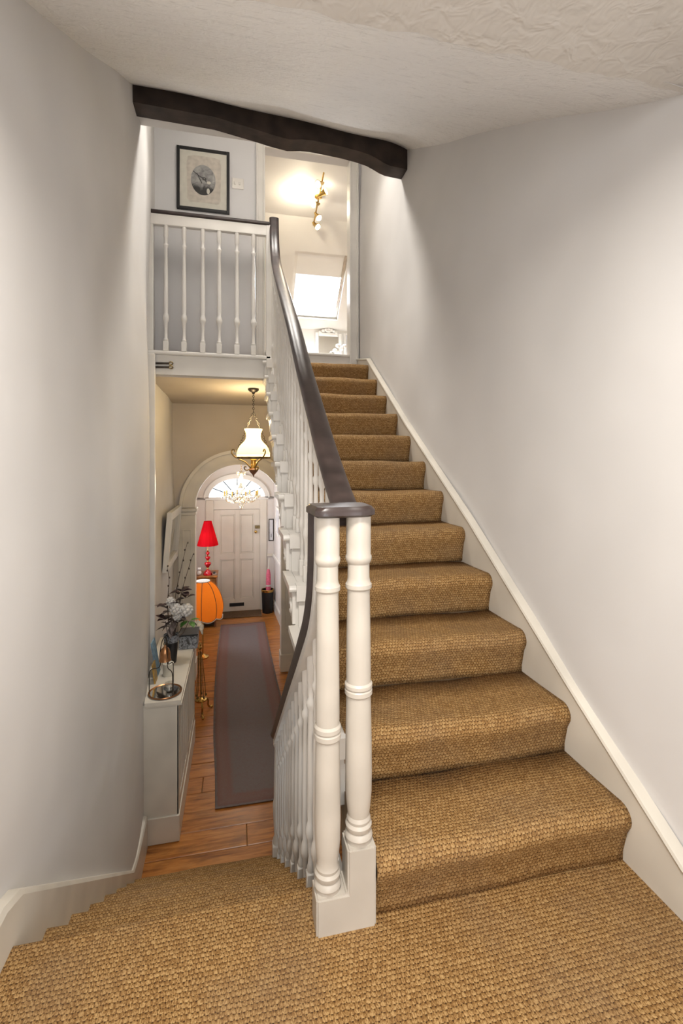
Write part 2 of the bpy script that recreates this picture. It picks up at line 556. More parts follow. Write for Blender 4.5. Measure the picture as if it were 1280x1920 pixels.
def empty(name, loc, label, cat, group=None, kind=None):
    o = bpy.data.objects.new(name, None); COL.objects.link(o); o.location = loc; o.empty_display_size = 0.05
    return tag(o, label, cat, group, kind)


def struct(o, label, cat):
    return tag(o, label, cat, None, 'structure')


def inst(src, loc, parent, rotz=0.0, scale=None, rot=None):
    """a copy of a mesh part that shares its data; loc is in the parent's space"""
    o = src.copy(); COL.objects.link(o); o.parent = parent
    o.location = loc; o.rotation_euler = rot if rot else (0, 0, rotz)
    if scale: o.scale = scale
    return o


def center(o):
    """move the object's origin to the middle of its geometry"""
    me = o.data
    lo = [min(v.co[i] for v in me.vertices) for i in range(3)]; hi = [max(v.co[i] for v in me.vertices) for i in range(3)]
    c = Vector([(a + b) / 2 for a, b in zip(lo, hi)])
    for v in me.vertices: v.co -= c
    o.location = Vector(o.location) + c
    return o


def smooth_path(pts, k=6):
    """Catmull-Rom through points of any dimension"""
    out = []
    n = len(pts)
    for i in range(n - 1):
        p0, p1, p2, p3 = pts[max(i - 1, 0)], pts[i], pts[i + 1], pts[min(i + 2, n - 1)]
        for j in range(k):
            t = j / k
            out.append(tuple(0.5 * (2 * b + (c - a) * t + (2 * a - 5 * b + 4 * c - d) * t * t + (3 * b - a - 3 * c + d) * t ** 3)
                             for a, b, c, d in zip(p0, p1, p2, p3)))
    out.append(tuple(pts[-1]))
    return out


# =================================================================== SETTING
# ---- long wall on the left, from behind the camera to the front door
def wl_pt(u, v):
    y = -1.3 + u * 10.6; z = -1.62 + v * 6.5
    w = 0.008 * sin(3.1 * y + 1.7 * z) + 0.006 * sin(1.3 * y - 2.9 * z + 1) + 0.004 * sin(7 * y + 2.3 * z)
    return (xl(y) + w - 0.004, y, z)


def wall_strip(name, mat, y0, y1, z0, z1, ny, nz):
    m = MB()
    m.grid(lambda u, v: wl_pt((y0 + u * (y1 - y0) + 1.3) / 10.6, (z0 + v * (z1 - z0) + 1.62) / 6.5), ny, nz)
    return m


# window opening for the entrance: y 7.2-8.2, z -0.35..1.05
m = wall_strip('wall', 'wall', -1.3, 6.45, -1.62, 4.88, 140, 70)
struct(m.build('wall_left', 'wall', smooth=60, recalc=False), 'uneven white plaster wall beside the descending stairs', 'wall')
m = MB()
for (a, b, c, d) in ((6.45, 7.2, -1.62, 2.3), (8.2, 9.3, -1.62, 2.3), (7.2, 8.2, -1.62, -0.35), (7.2, 8.2, 1.05, 2.3)):
    m.add([(xl(a), a, c), (xl(b), b, c), (xl(b), b, d), (xl(a), a, d)], [(0, 1, 2, 3)])
struct(m.build('wall_entrance', 'wall_pink', smooth=0, recalc=False), 'pale wall of the entrance beyond the arch, behind the lamps', 'wall')
win = struct(bpy.data.objects.new('window_4', None), 'side window of the entrance hall', 'window'); COL.objects.link(win); win.location = (-0.85, 7.7, -0.35)
m = MB()
for (a, b, c, d) in ((7.2, 7.26, -0.35, 1.05), (8.14, 8.2, -0.35, 1.05), (7.26, 8.14, -0.35, -0.29), (7.26, 8.14, 0.99, 1.05), (7.68, 7.72, -0.29, 0.99)):
    m.box(-0.85, -0.80, a, b, c, d)
m.build('window_frame', 'white', win)
MB().box(-0.828, -0.824, 7.26, 7.68, -0.29, 0.99).build('pane', 'pane', win)
MB().box(-0.828, -0.824, 7.72, 8.14, -0.29, 0.99).build('pane', 'pane', win)


# ---- right wall of the upper flight
def wr_pt(u, v):
    y = -1.3 + u * 6.2; z = -0.15 + v * 5.0
    w = 0.007 * sin(2.3 * y + 2.1 * z) + 0.006 * sin(1.7 * y - 3.3 * z + 2) + 0.003 * sin(6 * y + 5 * z)
    return (XWR + w, y, z)


m = MB(); m.grid(wr_pt, 90, 70)
struct(m.build('wall_right', 'wall', smooth=60, recalc=False), 'uneven white plaster wall beside the upward stairs', 'wall')

# ---- back wall with an added window (behind the camera) to brighten the landing
m = MB()
for (a, b, c, d) in ((-0.62, -0.4, -0.1, 2.45), (0.8, 1.3, -0.1, 2.45), (-0.4, 0.8, -0.1, 0.3), (-0.4, 0.8, 2.1, 2.45)):
    m.box(a, b, -1.33, -1.25, c, d)
struct(m.build('wall_back', 'wall', smooth=0), 'plaster wall with an added window behind the landing', 'wall')
win = struct(bpy.data.objects.new('window_added', None), 'added landing window behind the viewpoint, out of view', 'window'); COL.objects.link(win); win.location = (0.2, -1.29, 0.3)
m = MB()
for (a, b, c, d) in ((-0.4, -0.35, 0.3, 2.1), (0.75, 0.8, 0.3, 2.1), (-0.35, 0.75, 0.3, 0.35), (-0.35, 0.75, 2.05, 2.1), (-0.35, 0.75, 1.18, 1.22), (0.185, 0.215, 0.35, 2.05)):
    m.box(a, b, -1.31, -1.27, c, d)
m.build('window_frame', 'white', win)
for a, b in ((-0.35, 0.185), (0.215, 0.75)):
    for c, d in ((0.35, 1.18), (1.22, 2.05)):
        MB().box(a, b, -1.292, -1.288, c, d).build('pane', 'pane', win)

# ---- ceilings
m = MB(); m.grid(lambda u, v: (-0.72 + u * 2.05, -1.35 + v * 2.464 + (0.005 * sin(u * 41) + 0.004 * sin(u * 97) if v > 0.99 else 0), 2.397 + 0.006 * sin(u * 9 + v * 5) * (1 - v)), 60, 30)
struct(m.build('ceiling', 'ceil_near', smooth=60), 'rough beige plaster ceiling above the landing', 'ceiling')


def soffit(u, v):
    x = -0.80 + u * 2.13; y = 1.095 + v * 2.375
    zl, zr = 2.40 + 0.645 * (y - 1.11), 2.40 + 0.60 * (y - 1.11)
    z = zl + (zr - zl) * u
    e = max(0, (x - 1.05) / 0.28); z -= 0.05 * e * e * (0.2 + v)
    return (x, y, z + (0.008 * sin(5 * u + 7 * v) + 0.004 * sin(17 * u - 9 * v)) * min(1, v * 6) + 0.008 * math.exp(-v * 60))


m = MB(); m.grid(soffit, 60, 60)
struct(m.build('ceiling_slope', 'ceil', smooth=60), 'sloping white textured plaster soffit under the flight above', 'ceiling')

# beam at the top of the slope
BX = [(-0.72, 3.64), (-0.16, 3.655), (0.10, 3.63), (0.25, 3.612), (0.36, 3.605), (0.40, 3.612), (0.46, 3.625), (0.53, 3.632), (0.65, 3.632), (0.78, 3.63), (0.90, 3.622), (0.985, 3.61),
      (1.04, 3.592), (1.09, 3.572), (1.14, 3.560), (1.285, 3.558)]
top = [(1.285, 3.755), (0.3, 3.785), (-0.72, 3.835)]
m = MB()
poly = BX + top
n = len(poly)
def beam_y(x): return 3.27 + (x + 0.7) / 2.0 * 0.15
vs = [(x, beam_y(x), z + 0.034) for x, z in poly] + [(x, beam_y(x) + 0.13, z + 0.034) for x, z in poly]
m.add(vs, [tuple(range(n))[::-1], tuple(range(n, 2 * n))] + [(i, (i + 1) % n, n + (i + 1) % n, n + i) for i in range(n)])
tag(m.build('ceiling_beam', 'beam', smooth=25), 'dark brown timber beam with a shaped underside across the ceiling', 'beam')

# wall above the beam (towards the upper landing) and the upper ceiling
struct(MB().box(-0.85, 1.33, 3.45, 3.55, 3.72, 4.90).build('wall_bulkhead', 'wall', smooth=0), 'white wall above the dark beam', 'wall')
struct(MB().box(-0.95, 1.33, 3.45, 4.92, 4.78, 4.88).build('ceiling_gallery', 'roomwhite', smooth=0), 'white ceiling above the gallery', 'ceiling')

# ---- wall behind the gallery with the doorway to the bright room
GY = 4.85
m = MB()
for (a, b, c, d) in ((-0.95, 0.27, 2.2, 4.85), (1.175, 1.36, 2.2, 4.85), (0.27, 1.175, 4.56, 4.85)):
    m.box(a, b, GY, GY + 0.12, c, d)
struct(m.build('wall_gallery', 'wall_gallery', smooth=0), 'pale lilac-white wall carrying the framed picture', 'wall')
fr = struct(bpy.data.objects.new('door_2', None), 'white door frame around the opening to the bright room', 'door frame'); COL.objects.link(fr); fr.location = (0.72, GY, 2.28)
def arch_profile_v(x0, x1, z0, z1, y):     # stepped architrave upright
    m = MB(); m.bbox(x0, x1, y - 0.022, y, z0, z1, 0.004)
    return m
for (a, b) in ((0.185, 0.275), (1.165, 1.262)):
    mm = arch_profile_v(a, b, 2.29, 4.645, GY); s = 1 if a < 0.5 else -1
    e = b if a < 0.5 else a
    mm.bbox(min(e, e - s * 0.02), max(e, e - s * 0.02), GY - 0.032, GY - 0.018, 2.29, 4.645, 0.003)
    o0 = a if a < 0.5 else b
    mm.bbox(min(o0, o0 + s * 0.018), max(o0, o0 + s * 0.018), GY - 0.036, GY - 0.018, 2.29, 4.645, 0.003)
    mm.build('architrave', 'white', fr)
mm = MB(); mm.bbox(0.275, 1.165, GY - 0.022, GY, 4.555, 4.645, 0.004); mm.bbox(0.275, 1.165, GY - 0.034, GY - 0.02, 4.62, 4.645, 0.003)
mm.build('door_head', 'white', fr)
for (a, b) in ((0.255, 0.272), (1.172, 1.19)):
    MB().box(a, b, GY + 0.001, GY + 0.13, 2.29, 4.56).build('jamb', 'white', fr)
mm = MB(); mm.bbox(0.272, 1.172, GY + 0.0, GY + 0.14, 2.29, 2.47, 0.006); mm.bbox(0.272, 1.172, GY - 0.02, GY + 0.14, 2.45, 2.475, 0.005)
mm.build('threshold_step', 'white', fr)

# upper landing slab behind the gallery rail + fascia
m = MB(); m.box(-0.80, 1.33, 4.47, GY + 0.02, 2.14, 2.285)
struct(m.build('floor_gallery', 'under', smooth=0), 'narrow upper landing floor behind the gallery rail', 'floor')
m = MB(); m.bbox(-0.79, 0.30, 4.45, 4.472, 2.115, 2.295, 0.004)
m.bbox(-0.79, 0.31, 4.425, 4.475, 2.293, 2.328, 0.010)
struct(m.build('trim_1', 'white', smooth=30), 'white fascia board with rounded lip below the gallery balusters', 'fascia')

# ---- room beyond the doorway
RY0, RY1 = GY + 0.12, 7.85
m = MB(); m.box(-0.9, 2.6, RY0, RY1 + 0.1, 2.38, 2.44)
struct(m.build('floor_room', 'under', smooth=0), 'floor of the bright room beyond the doorway', 'floor')
m = MB(); m.box(-0.9, 2.6, RY1, RY1 + 0.1, 2.4, 3.9)
struct(m.build('wall_room_far', 'roomwhite', smooth=0), 'low far wall of the bright room under the skylight', 'wall')
m = MB(); m.box(-1.0, -0.9, RY0 - 0.1, RY1 + 0.1, 2.4, 4.85); m.box(2.6, 2.7, RY0 - 0.1, RY1 + 0.1, 2.4, 4.85); m.box(1.36, 2.7, RY0 - 0.1, RY0, 2.4, 4.85)
struct(m.build('wall_room_sides', 'roomwhite', smooth=0), 'white side walls of the bright room', 'wall')
m = MB(); m.box(-1.0, 2.7, RY0 - 0.02, 6.5, 4.77, 4.85)
struct(m.build('ceiling_room', 'roomwhite', smooth=0), 'flat white ceiling of the bright room carrying the spotlight bar', 'ceiling')
# sloping ceiling with the skylight opening: z = 4.42 - .86*(y-6.9)
def zs(y): return 4.42 - 0.86 * (y - 6.9)
SK = (0.83, 1.64, 6.86, 7.70)           # x0,x1,y0,y1 of the opening
m = MB()
for (a, b, c, d) in ((-1.0, SK[0], 6.49, 7.9), (SK[1], 2.7, 6.49, 7.9), (SK[0], SK[1], 6.49, SK[2]), (SK[0], SK[1], SK[3], 7.9)):
    vs = [(a, c, zs(c)), (b, c, zs(c)), (b, d, zs(d)), (a, d, zs(d))]
    vs += [(x, y + 0.06, z + 0.08) for x, y, z in vs]
    m.add(vs, [(0, 1, 2, 3), (4, 7, 6, 5), (0, 4, 5, 1), (1, 5, 6, 2), (2, 6, 7, 3), (3, 7, 4, 0)])
struct(m.build('ceiling_room_slope', 'roomwhite', smooth=0), 'sloping white ceiling around the skylight', 'ceiling')
sk = struct(bpy.data.objects.new('window_2', None), 'roof skylight with a half-drawn white blind in the sloping ceiling', 'skylight'); COL.objects.link(sk); sk.location = (1.235, 7.3, 4.1)
nrm = Vector((0, 0.652, 0.758)); tdir = Vector((0, 0.758, -0.652))
def skbox(x0, x1, t0, t1, n0, n1):
    o = Vector((0, SK[2], zs(SK[2]))); vs = []
    for nn in (n0, n1):
        for t in (t0, t1):
            for x in (x0, x1):
                vs.append(Vector((x, 0, 0)) + o + tdir * t + nrm * nn)
    return MB().add(vs, [(0, 2, 3, 1), (4, 5, 7, 6), (0, 1, 5, 4), (2, 6, 7, 3), (0, 4, 6, 2), (1, 3, 7, 5)])
SL = (SK[3] - SK[2]) / 0.758
for args in ((SK[0], SK[0] + 0.05, 0, SL, 0.05, 0.12), (SK[1] - 0.05, SK[1], 0, SL, 0.05, 0.12), (SK[0] + 0.05, SK[1] - 0.05, 0, 0.06, 0.05, 0.12), (SK[0] + 0.05, SK[1] - 0.05, SL - 0.06, SL, 0.05, 0.12)):
    skbox(*args).build('sash_frame', MAT['steel'] if args[0] > 1.5 or args[2] > 0.5 else MAT['white'], sk, smooth=0)
skbox(SK[0] + 0.05, SK[1] - 0.05, 0.06, SL - 0.06, 0.09, 0.096).build('pane', 'pane', sk, smooth=0)
skbox(SK[0] + 0.045, SK[1] - 0.045, 0.02, 0.38, 0.06, 0.066).build('blind', 'roomwhite', sk, smooth=0)

# mirror and frame on the far wall of the room
mi = empty('wall_mirror', (1.52, RY1 - 0.02, 3.0), 'white ornate mirror with carved crest on the far room wall', 'mirror')
for (a, b, c, d) in ((1.285, 1.345, 2.95, 3.55), (1.69, 1.75, 2.95, 3.55), (1.345, 1.69, 3.49, 3.55), (1.345, 1.69, 2.95, 3.01)):
    mm = MB(); mm.bbox(a, b, RY1 - 0.045, RY1 - 0.001, c, d, 0.012); mm.build('frame_side', 'roomwhite', mi)
MB().box(1.34, 1.695, RY1 - 0.02, RY1 - 0.012, 3.0, 3.495).build('mirror_glass', 'mirror', mi, smooth=0)
mm = MB()
for k in range(7):
    t = (k - 3) / 3
    mm.sphere((1.518 + t * 0.14, RY1 - 0.032, 3.552 + 0.045 * (1 - t * t)), 0.032, 0.016, 0.026, 10, 6)
mm.sphere((1.518, RY1 - 0.03, 3.575), 0.05, 0.02, 0.03, 12, 8)
mm.build('carved_crest', 'roomwhite', mi)
m = empty('framed_print', (1.87, RY1 - 0.02, 3.1), 'small white-framed print beside the ornate mirror', 'picture')
for (a, b, c, d) in ((1.79, 1.82, 3.1, 3.56), (1.97, 2.0, 3.1, 3.56), (1.82, 1.97, 3.53, 3.56), (1.82, 1.97, 3.1, 3.13)):
    mm = MB(); mm.bbox(a, b, RY1 - 0.03, RY1 - 0.001, c, d, 0.005); mm.build('frame_side', 'roomwhite', m)
MB().box(1.82, 1.97, RY1 - 0.012, RY1 - 0.006, 3.13, 3.53).build('print', 'screen', m, smooth=0)
# sideboard under the mirror with a small blossom vase
m = empty('sideboard', (1.5, 7.62, 2.44), 'white sideboard below the ornate mirror', 'sideboard')
MB().bbox(1.0, 2.1, 7.45, 7.78, 2.50, 3.07, 0.006).build('body', 'roomwhite', m)
MB().bbox(0.97, 2.13, 7.42, 7.79, 3.07, 3.10, 0.006).build('top', 'roomwhite', m)
for x in (1.02, 2.04):
    for y in (7.47, 7.71):
        MB().box(x, x + 0.05, y, y + 0.05, 2.44, 2.50).build('leg', 'roomwhite', m)
for k in range(3):
    d = MB().bbox(1.03 + k * 0.355, 1.36 + k * 0.355, 7.435, 7.45, 2.56, 3.04, 0.005).build('door', 'roomwhite', m)
    MB().sphere((1.32 + k * 0.355, 7.422, 2.8), 0.014, 0.014, 0.014, 8, 6).build('knob', 'steel', d)
m = empty('flower_vase', (1.63, 7.6, 3.1), 'small vase with pink and white blossoms below the mirror', 'vase')
MB().lathe([(0.03, 0), (0.045, 0.03), (0.05, 0.05), (0.03, 0.08), (0.034, 0.09)], (1.63, 7.6, 3.1), 14).build('vase', 'roomwhite', m)
for k, (dx, dz, r, mt) in enumerate(((0.05, 0.13, 0.05, 'petal'), (-0.05, 0.09, 0.045, 'paper2'), (0.0, 0.17, 0.045, 'petal'), (0.11, 0.17, 0.045, 'petal'))):
    mm = MB(); mm.sphere((1.63 + dx, 7.58, 3.1 + dz), r, r * 0.8, r * 0.8, 10, 7)
    mm.tube([(1.63, 7.6, 3.18), (1.63 + dx, 7.58, 3.1 + dz)], 0.003, 5)
    mm.build('blossom', mt, m)

# spotlight bar on the room ceiling
sp = empty('spotlight_bar', (1.02, 5.95, 4.77), 'brass spotlight bar with five lamps on the room ceiling', 'spotlight')
MB().lathe([(0.05, 0), (0.05, -0.015), (0.03, -0.03)], (1.02, 5.95, 4.77), 16).build('ceiling_rose', 'brass', sp)
MB().tube([(1.02, 5.95, 4.75), (1.02, 5.95, 4.70)], 0.008, 8).build('stem', 'brass', sp)
MB().tube([(0.98, 5.35, 4.70), (1.05, 6.55, 4.70)], 0.010, 8).build('bar', 'brass', sp)
for k, (y, dx, dz) in enumerate(((5.5, -0.6, -0.5), (5.75, 0.55, 0.2), (5.95, -0.7, -0.35), (6.2, 0.35, -0.75), (6.45, 0.45, -0.65))):
    x = 0.98 + (y - 5.35) / 1.2 * 0.07
    d = Vector((dx, -0.45, dz)).normalized(); c0 = Vector((x, y, 4.67))
    mm = MB(); mm.tube([(x, y, 4.70), tuple(c0)], 0.007, 6)
    mm.tube([tuple(c0 - d * 0.03), tuple(c0), tuple(c0 + d * 0.04), tuple(c0 + d * 0.09)], [0.012, 0.022, 0.028, 0.048], 12)
    h = mm.build('spot_head', 'brass', sp)
    MB().tube([tuple(c0 + d * 0.088), tuple(c0 + d * 0.093)], [0.042, 0.040], 12).build('lens', 'spotglow', h)
l = point('spot_light', (0.80, 5.9, 4.62), 6, (1.0, 0.86, 0.62), 0.05)

# added fill lights out of view: two behind the beam, one above the landing
for (x, y, lab) in ((0.62, 4.0, 'added unseen fill light above the upward flight, behind the beam'), (-0.02, 4.0, 'added unseen fill light above the lower flight, behind the beam')):
    gl = empty('added_downlight', (x, y, 4.78), lab, 'added_downlight', 'added fill lights above the stairwell')
    MB().lathe([(0.045, 4.779), (0.062, 4.779), (0.062, 4.770), (0.045, 4.768)], (x, y, 0), 20, False, False).build('bezel', 'steel', gl)
    MB().lathe([(0.045, 4.776), (0.0, 4.774)], (x, y, 0), 20, False, False).build('lens', 'spotglow', gl)
    l = bpy.data.lights.new('stair_fill_light', 'SPOT'); l.energy = STAIR_FILL_W; l.color = (1.0, 0.95, 0.88); l.spot_size = radians(100); l.spot_blend = 1.0; l.shadow_soft_size = 0.16
    o = bpy.data.objects.new('stair_fill_light', l); COL.objects.link(o); o.location = (x, y, 4.70); o.rotation_euler = (radians(-22), 0, 0)  # invented lamp, lights the treads and stairwell from above
ul = empty('added_ceiling_light', (0.15, 0.45, 2.40), 'added round opal fill light on the beige landing ceiling, out of view', 'ceiling light')  # fixture added above the frame to brighten the landing
MB().lathe([(0.20, 2.399), (0.20, 2.372), (0.18, 2.368)], (0.15, 0.45, 0), 28).build('rim', 'brass', ul)
MB().lathe([(0.18, 2.370), (0.17, 2.335), (0.12, 2.31), (0.0, 2.30)], (0.15, 0.45, 0), 28, False, False).build('opal_dome', 'shade_glass', ul)
l = area('landing_fill_light', (0.15, 0.45, 2.29), (0, 0, 0), 0.34, 0.34, LANDING_FILL_W, (1.0, 0.95, 0.88)); l.data.shape = 'DISK'

# ---- hall: ceiling, right wall, arch wall, front wall
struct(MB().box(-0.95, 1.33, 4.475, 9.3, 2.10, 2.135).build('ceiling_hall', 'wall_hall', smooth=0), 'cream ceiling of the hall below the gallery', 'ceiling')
m = MB()
def under(y): return nose(y) - 0.34
ys = [1.45, 2.2, 3.0, 3.8, 4.6, 5.4, 6.4]
for a, b in zip(ys, ys[1:]):
    ta, tb = min(2.12, under(a)), min(2.12, under(b))
    m.add([(xh(a), a, -1.6), (xh(b), b, -1.6), (xh(b), b, tb), (xh(a), a, ta)], [(0, 3, 2, 1)])
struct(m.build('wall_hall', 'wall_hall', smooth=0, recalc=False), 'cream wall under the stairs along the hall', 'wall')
m = MB()
for a, b in ((6.4, 7.2), (7.2, 9.3)):
    m.add([(xh(a), a, -1.6), (xh(b), b, -1.6), (xh(b), b, 2.12), (xh(a), a, 2.12)], [(0, 3, 2, 1)])
struct(m.build('wall_entrance_far', 'wall_pink', smooth=0, recalc=False), 'pale pink wall of the entrance carrying two pictures', 'wall')
# wall closing the space under the landing, seen beside the lower flight
struct(MB().box(0.30, 0.34, 1.45, 2.2, -1.6, -0.02).build('wall_spandrel', 'white', smooth=0), 'white spandrel below the newel beside the lower flight', 'wall')

AC, AR, AZ, AY = 0.02, 0.57, 0.74, 6.40     # arch centre x, radius, springing height, plane
def arch_ring(m, r0, r1, y0, y1, n=40, zc=AZ):
    vs = []
    for k in range(n + 1):
        a = pi * k / n
        for r in (r0, r1):
            for y in (y0, y1):
                vs.append((AC + r * cos(a), y, zc + r * sin(a)))
    fs = []
    for k in range(n):
        b, c = 4 * k, 4 * k + 4
        fs += [(b, b + 2, c + 2, c), (b + 1, c + 1, c + 3, b + 3), (b, c, c + 1, b + 1), (b + 2, b + 3, c + 3, c + 2)]
    fs += [(0, 1, 3, 2), (4 * n, 4 * n + 2, 4 * n + 3, 4 * n + 1)]
    return m.add(vs, fs)
m = MB()
n = 40; vs = []
for k in range(n + 1):
    a = pi * k / n; x, z = AC + AR * cos(a), AZ + AR * sin(a)
    xo = -0.9 if k > n / 2 else 0.9
    tx = AC + (0.88 if cos(a) > 0 else -0.9) * min(1, abs(cos(a)) * 1.6) if abs(cos(a)) < 0.625 else (0.9 if cos(a) > 0 else -0.88)
    tz = 2.12 if abs(cos(a)) < 0.625 else AZ + (2.12 - AZ) * min(1, sin(a) / 0.7806)
    for y in (AY, AY + 0.16):
        vs += [(x, y, z), (tx, y, tz)]
fs = []
for k in range(n):
    b, c = 4 * k, 4 * k + 4
    fs += [(b, b + 1, c + 1, c), (b + 2, c + 2, c + 3, b + 3), (b, c, c + 2, b + 2)]
m.add(vs, fs)
m.box(-0.9, AC - AR, AY, AY + 0.16, -1.6, AZ); m.box(AC + AR, 0.9, AY, AY + 0.16, -1.6, AZ)
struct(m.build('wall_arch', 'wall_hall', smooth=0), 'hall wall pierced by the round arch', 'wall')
ar = struct(bpy.data.objects.new('trim_2', None), 'moulded cream archway with pilasters across the hall', 'archway'); COL.objects.link(ar); ar.location = (AC, AY, HALL)
mm = MB(); arch_ring(mm, AR - 0.005, AR + 0.15, AY - 0.035, AY + 0.005); arch_ring(mm, AR + 0.04, AR + 0.06, AY - 0.045, AY + 0.005); arch_ring(mm, AR + 0.145, AR + 0.185, AY - 0.075, AY + 0.005); arch_ring(mm, AR - 0.008, AR + 0.02, AY - 0.03, AY + 0.165)
mm.build('arch_moulding', 'cream', ar, smooth=35)
for s in (-1, 1):
    xa, xb = sorted((AC + s * (AR - 0.01), AC + s * (AR + 0.20)))
    mm = MB(); mm.bbox(xa, xb, AY - 0.03, AY + 0.17, -1.52, AZ - 0.10, 0.004)
    p = mm.build('pilaster', 'cream', ar)
    mm = MB()
    x0, x1, z0, z1 = xa + 0.05, xb - 0.05, -0.95, AZ - 0.28
    for (a, b, c, d) in ((x0, x0 + 0.012, z0, z1), (x1 - 0.012, x1, z0, z1), (x0 + 0.012, x1 - 0.012, z1 - 0.012, z1), (x0 + 0.012, x1 - 0.012, z0, z0 + 0.012)):
        mm.bbox(a, b, AY - 0.040, AY - 0.028, c, d, 0.003)
    mm.build('panel_moulding', 'cream', p)
    MB().bbox(xa - 0.012, xb + 0.012, AY - 0.045, AY + 0.18, -1.52, -1.28, 0.008).build('plinth', 'cream', p)
    mm = MB(); mm.bbox(xa - 0.01, xb + 0.01, AY - 0.04, AY + 0.18, AZ - 0.10, AZ - 0.055, 0.006)
    mm.bbox(xa - 0.025, xb + 0.025, AY - 0.055, AY + 0.195, AZ - 0.055, AZ - 0.005, 0.010)
    mm.build('capital', 'cream', p)

# front wall with door and fanlight opening
FY = 9.2
FX, FR, FZ = -0.005, 0.545, 0.66        # fanlight centre, half width, base; rise .39
FH = 0.39
m = MB()
m.box(-0.9, -0.46, FY, FY + 0.12, -1.6, FZ - 0.02); m.box(0.44, 0.9, FY, FY + 0.12, -1.6, FZ - 0.02)
m.box(-0.46, 0.44, FY, FY + 0.12, 0.44, FZ - 0.02)
n = 32; vs = []
for k in range(n + 1):
    a = pi * k / n
    for y in (FY, FY + 0.12):
        vs += [(FX + FR * cos(a), y, FZ + FH * sin(a)), (FX + 0.95 * cos(a), y, FZ - 0.02 + 1.5 * min(1, sin(a) * 1.3))]
fs = []
for k in range(n):
    b, c = 4 * k, 4 * k + 4
    fs += [(b, b + 1, c + 1, c), (b + 2, c + 2, c + 3, b + 3), (b, c, c + 2, b + 2)]
m.add(vs, fs)
m.box(-0.95, FX - FR, FY, FY + 0.12, FZ - 0.03, FZ + 0.01); m.box(FX + FR, 0.95, FY, FY + 0.12, FZ - 0.03, FZ + 0.01)
struct(m.build('wall_front', 'wall_pink', smooth=0), 'pale pink end wall around the front door', 'wall')

fan = struct(bpy.data.objects.new('window_1', None), 'half-round fanlight with radiating glazing bars above the front door', 'window'); COL.objects.link(fan); fan.location = (FX, FY, FZ)
def ell(m, a0, b0, a1, b1, y0, y1, n=32, t0=0, t1=pi):
    vs = []
    for k in range(n + 1):
        t = t0 + (t1 - t0) * k / n
        for (ra, rb) in ((a0, b0), (a1, b1)):
            for y in (y0, y1):
                vs.append((FX + ra * cos(t), y, FZ + rb * sin(t)))
    fs = []
    for k in range(n):
        b, c = 4 * k, 4 * k + 4
        fs += [(b, b + 2, c + 2, c), (b + 1, c + 1, c + 3, b + 3), (b, c, c + 1, b + 1), (b + 2, b + 3, c + 3, c + 2)]
    fs += [(0, 1, 3, 2), (4 * n, 4 * n + 2, 4 * n + 3, 4 * n + 1)]
    return m.add(vs, fs)
mm = MB(); ell(mm, FR - 0.02, FH - 0.02, FR + 0.05, FH + 0.05, FY - 0.03, FY + 0.06); ell(mm, FR + 0.045, FH + 0.045, FR + 0.07, FH + 0.07, FY - 0.045, FY + 0.01)
mm.bbox(FX - FR - 0.05, FX + FR + 0.05, FY - 0.03, FY + 0.06, FZ - 0.04, FZ + 0.02, 0.005)
mm.build('frame', 'white', fan, smooth=35)
angs = [pi * k / 6 for k in range(7)]
for a0, a1 in zip(angs, angs[1:]):
    ell(MB(), 0.10, 0.08, FR - 0.02, FH - 0.02, FY + 0.03, FY + 0.034, 6, a0 + 0.01, a1 - 0.01).build('pane', 'pane', fan, smooth=0)
mm = MB(); ell(mm, 0.09, 0.07, 0.115, 0.095, FY + 0.015, FY + 0.04, 12); mm.build('hub_bar', 'iron', fan)
for a in angs[1:-1]:
    MB().tube([(FX + 0.11 * cos(a), FY + 0.03, FZ + 0.09 * sin(a)), (FX + 0.53 * cos(a), FY + 0.03, FZ + 0.375 * sin(a))], 0.008, 6).build('glazing_bar', 'iron', fan)

dr = struct(bpy.data.objects.new('door_1', None), 'cream four-panelled front door with letter slot and brass knob', 'door'); COL.objects.link(dr); dr.location = (-0.01, FY, HALL)
DX0, DX1, DZ0, DZ1 = -0.445, 0.425, -1.519, 0.435
MB().box(DX0 - 0.01, DX1 + 0.01, FY + 0.03, FY + 0.05, DZ0, DZ1 + 0.01).build('leaf', 'doorpaint', dr, smooth=0)
MB().box(-0.46, 0.44, FY - 0.005, FY + 0.12, HALL - 0.06, HALL + 0.001).build('sill', 'mat_brown', dr, smooth=0)
xs_ = (DX0, -0.325, -0.045, 0.045, 0.31, DX1)
for a, b in ((xs_[0], xs_[1]), (xs_[2], xs_[3]), (xs_[4], xs_[5])):
    MB().bbox(a, b, FY + 0.004, FY + 0.03, DZ0, DZ1, 0.004).build('stile', 'doorpaint', dr)
for a, b in ((DZ0, -1.28), (-0.52, -0.41), (0.34, DZ1)):
    for c, d in ((xs_[1], xs_[2]), (xs_[3], xs_[4])):
        MB().bbox(c - 0.003, d + 0.003, FY + 0.005, FY + 0.03, a, b, 0.004).build('rail', 'doorpaint', dr)
for a, b in ((-1.28, -0.52), (-0.41, 0.34)):
    for c, d in ((xs_[1], xs_[2]), (xs_[3], xs_[4])):
        p = MB().bbox(c + 0.02, d - 0.02, FY + 0.018, FY + 0.032, a + 0.02, b - 0.02, 0.008).build('panel', 'doorpaint', dr)
        mm = MB()
        for (e, f, g, h) in ((c, c + 0.02, a, b), (d - 0.02, d, a, b), (c + 0.02, d - 0.02, a, a + 0.02), (c + 0.02, d - 0.02, b - 0.02, b)):
            mm.bbox(e, f, FY + 0.008, FY + 0.03, g, h, 0.005)
        mm.build('panel_moulding', 'doorpaint', p)
MB().bbox(-0.15, 0.125, FY - 0.006, FY + 0.006, -1.425, -1.36, 0.003).build('letter_slot', 'black', dr)
MB().bbox(0.33, 0.425, FY - 0.03, FY + 0.006, 0.06, 0.12, 0.004).build('lock_case', 'bronze', dr)
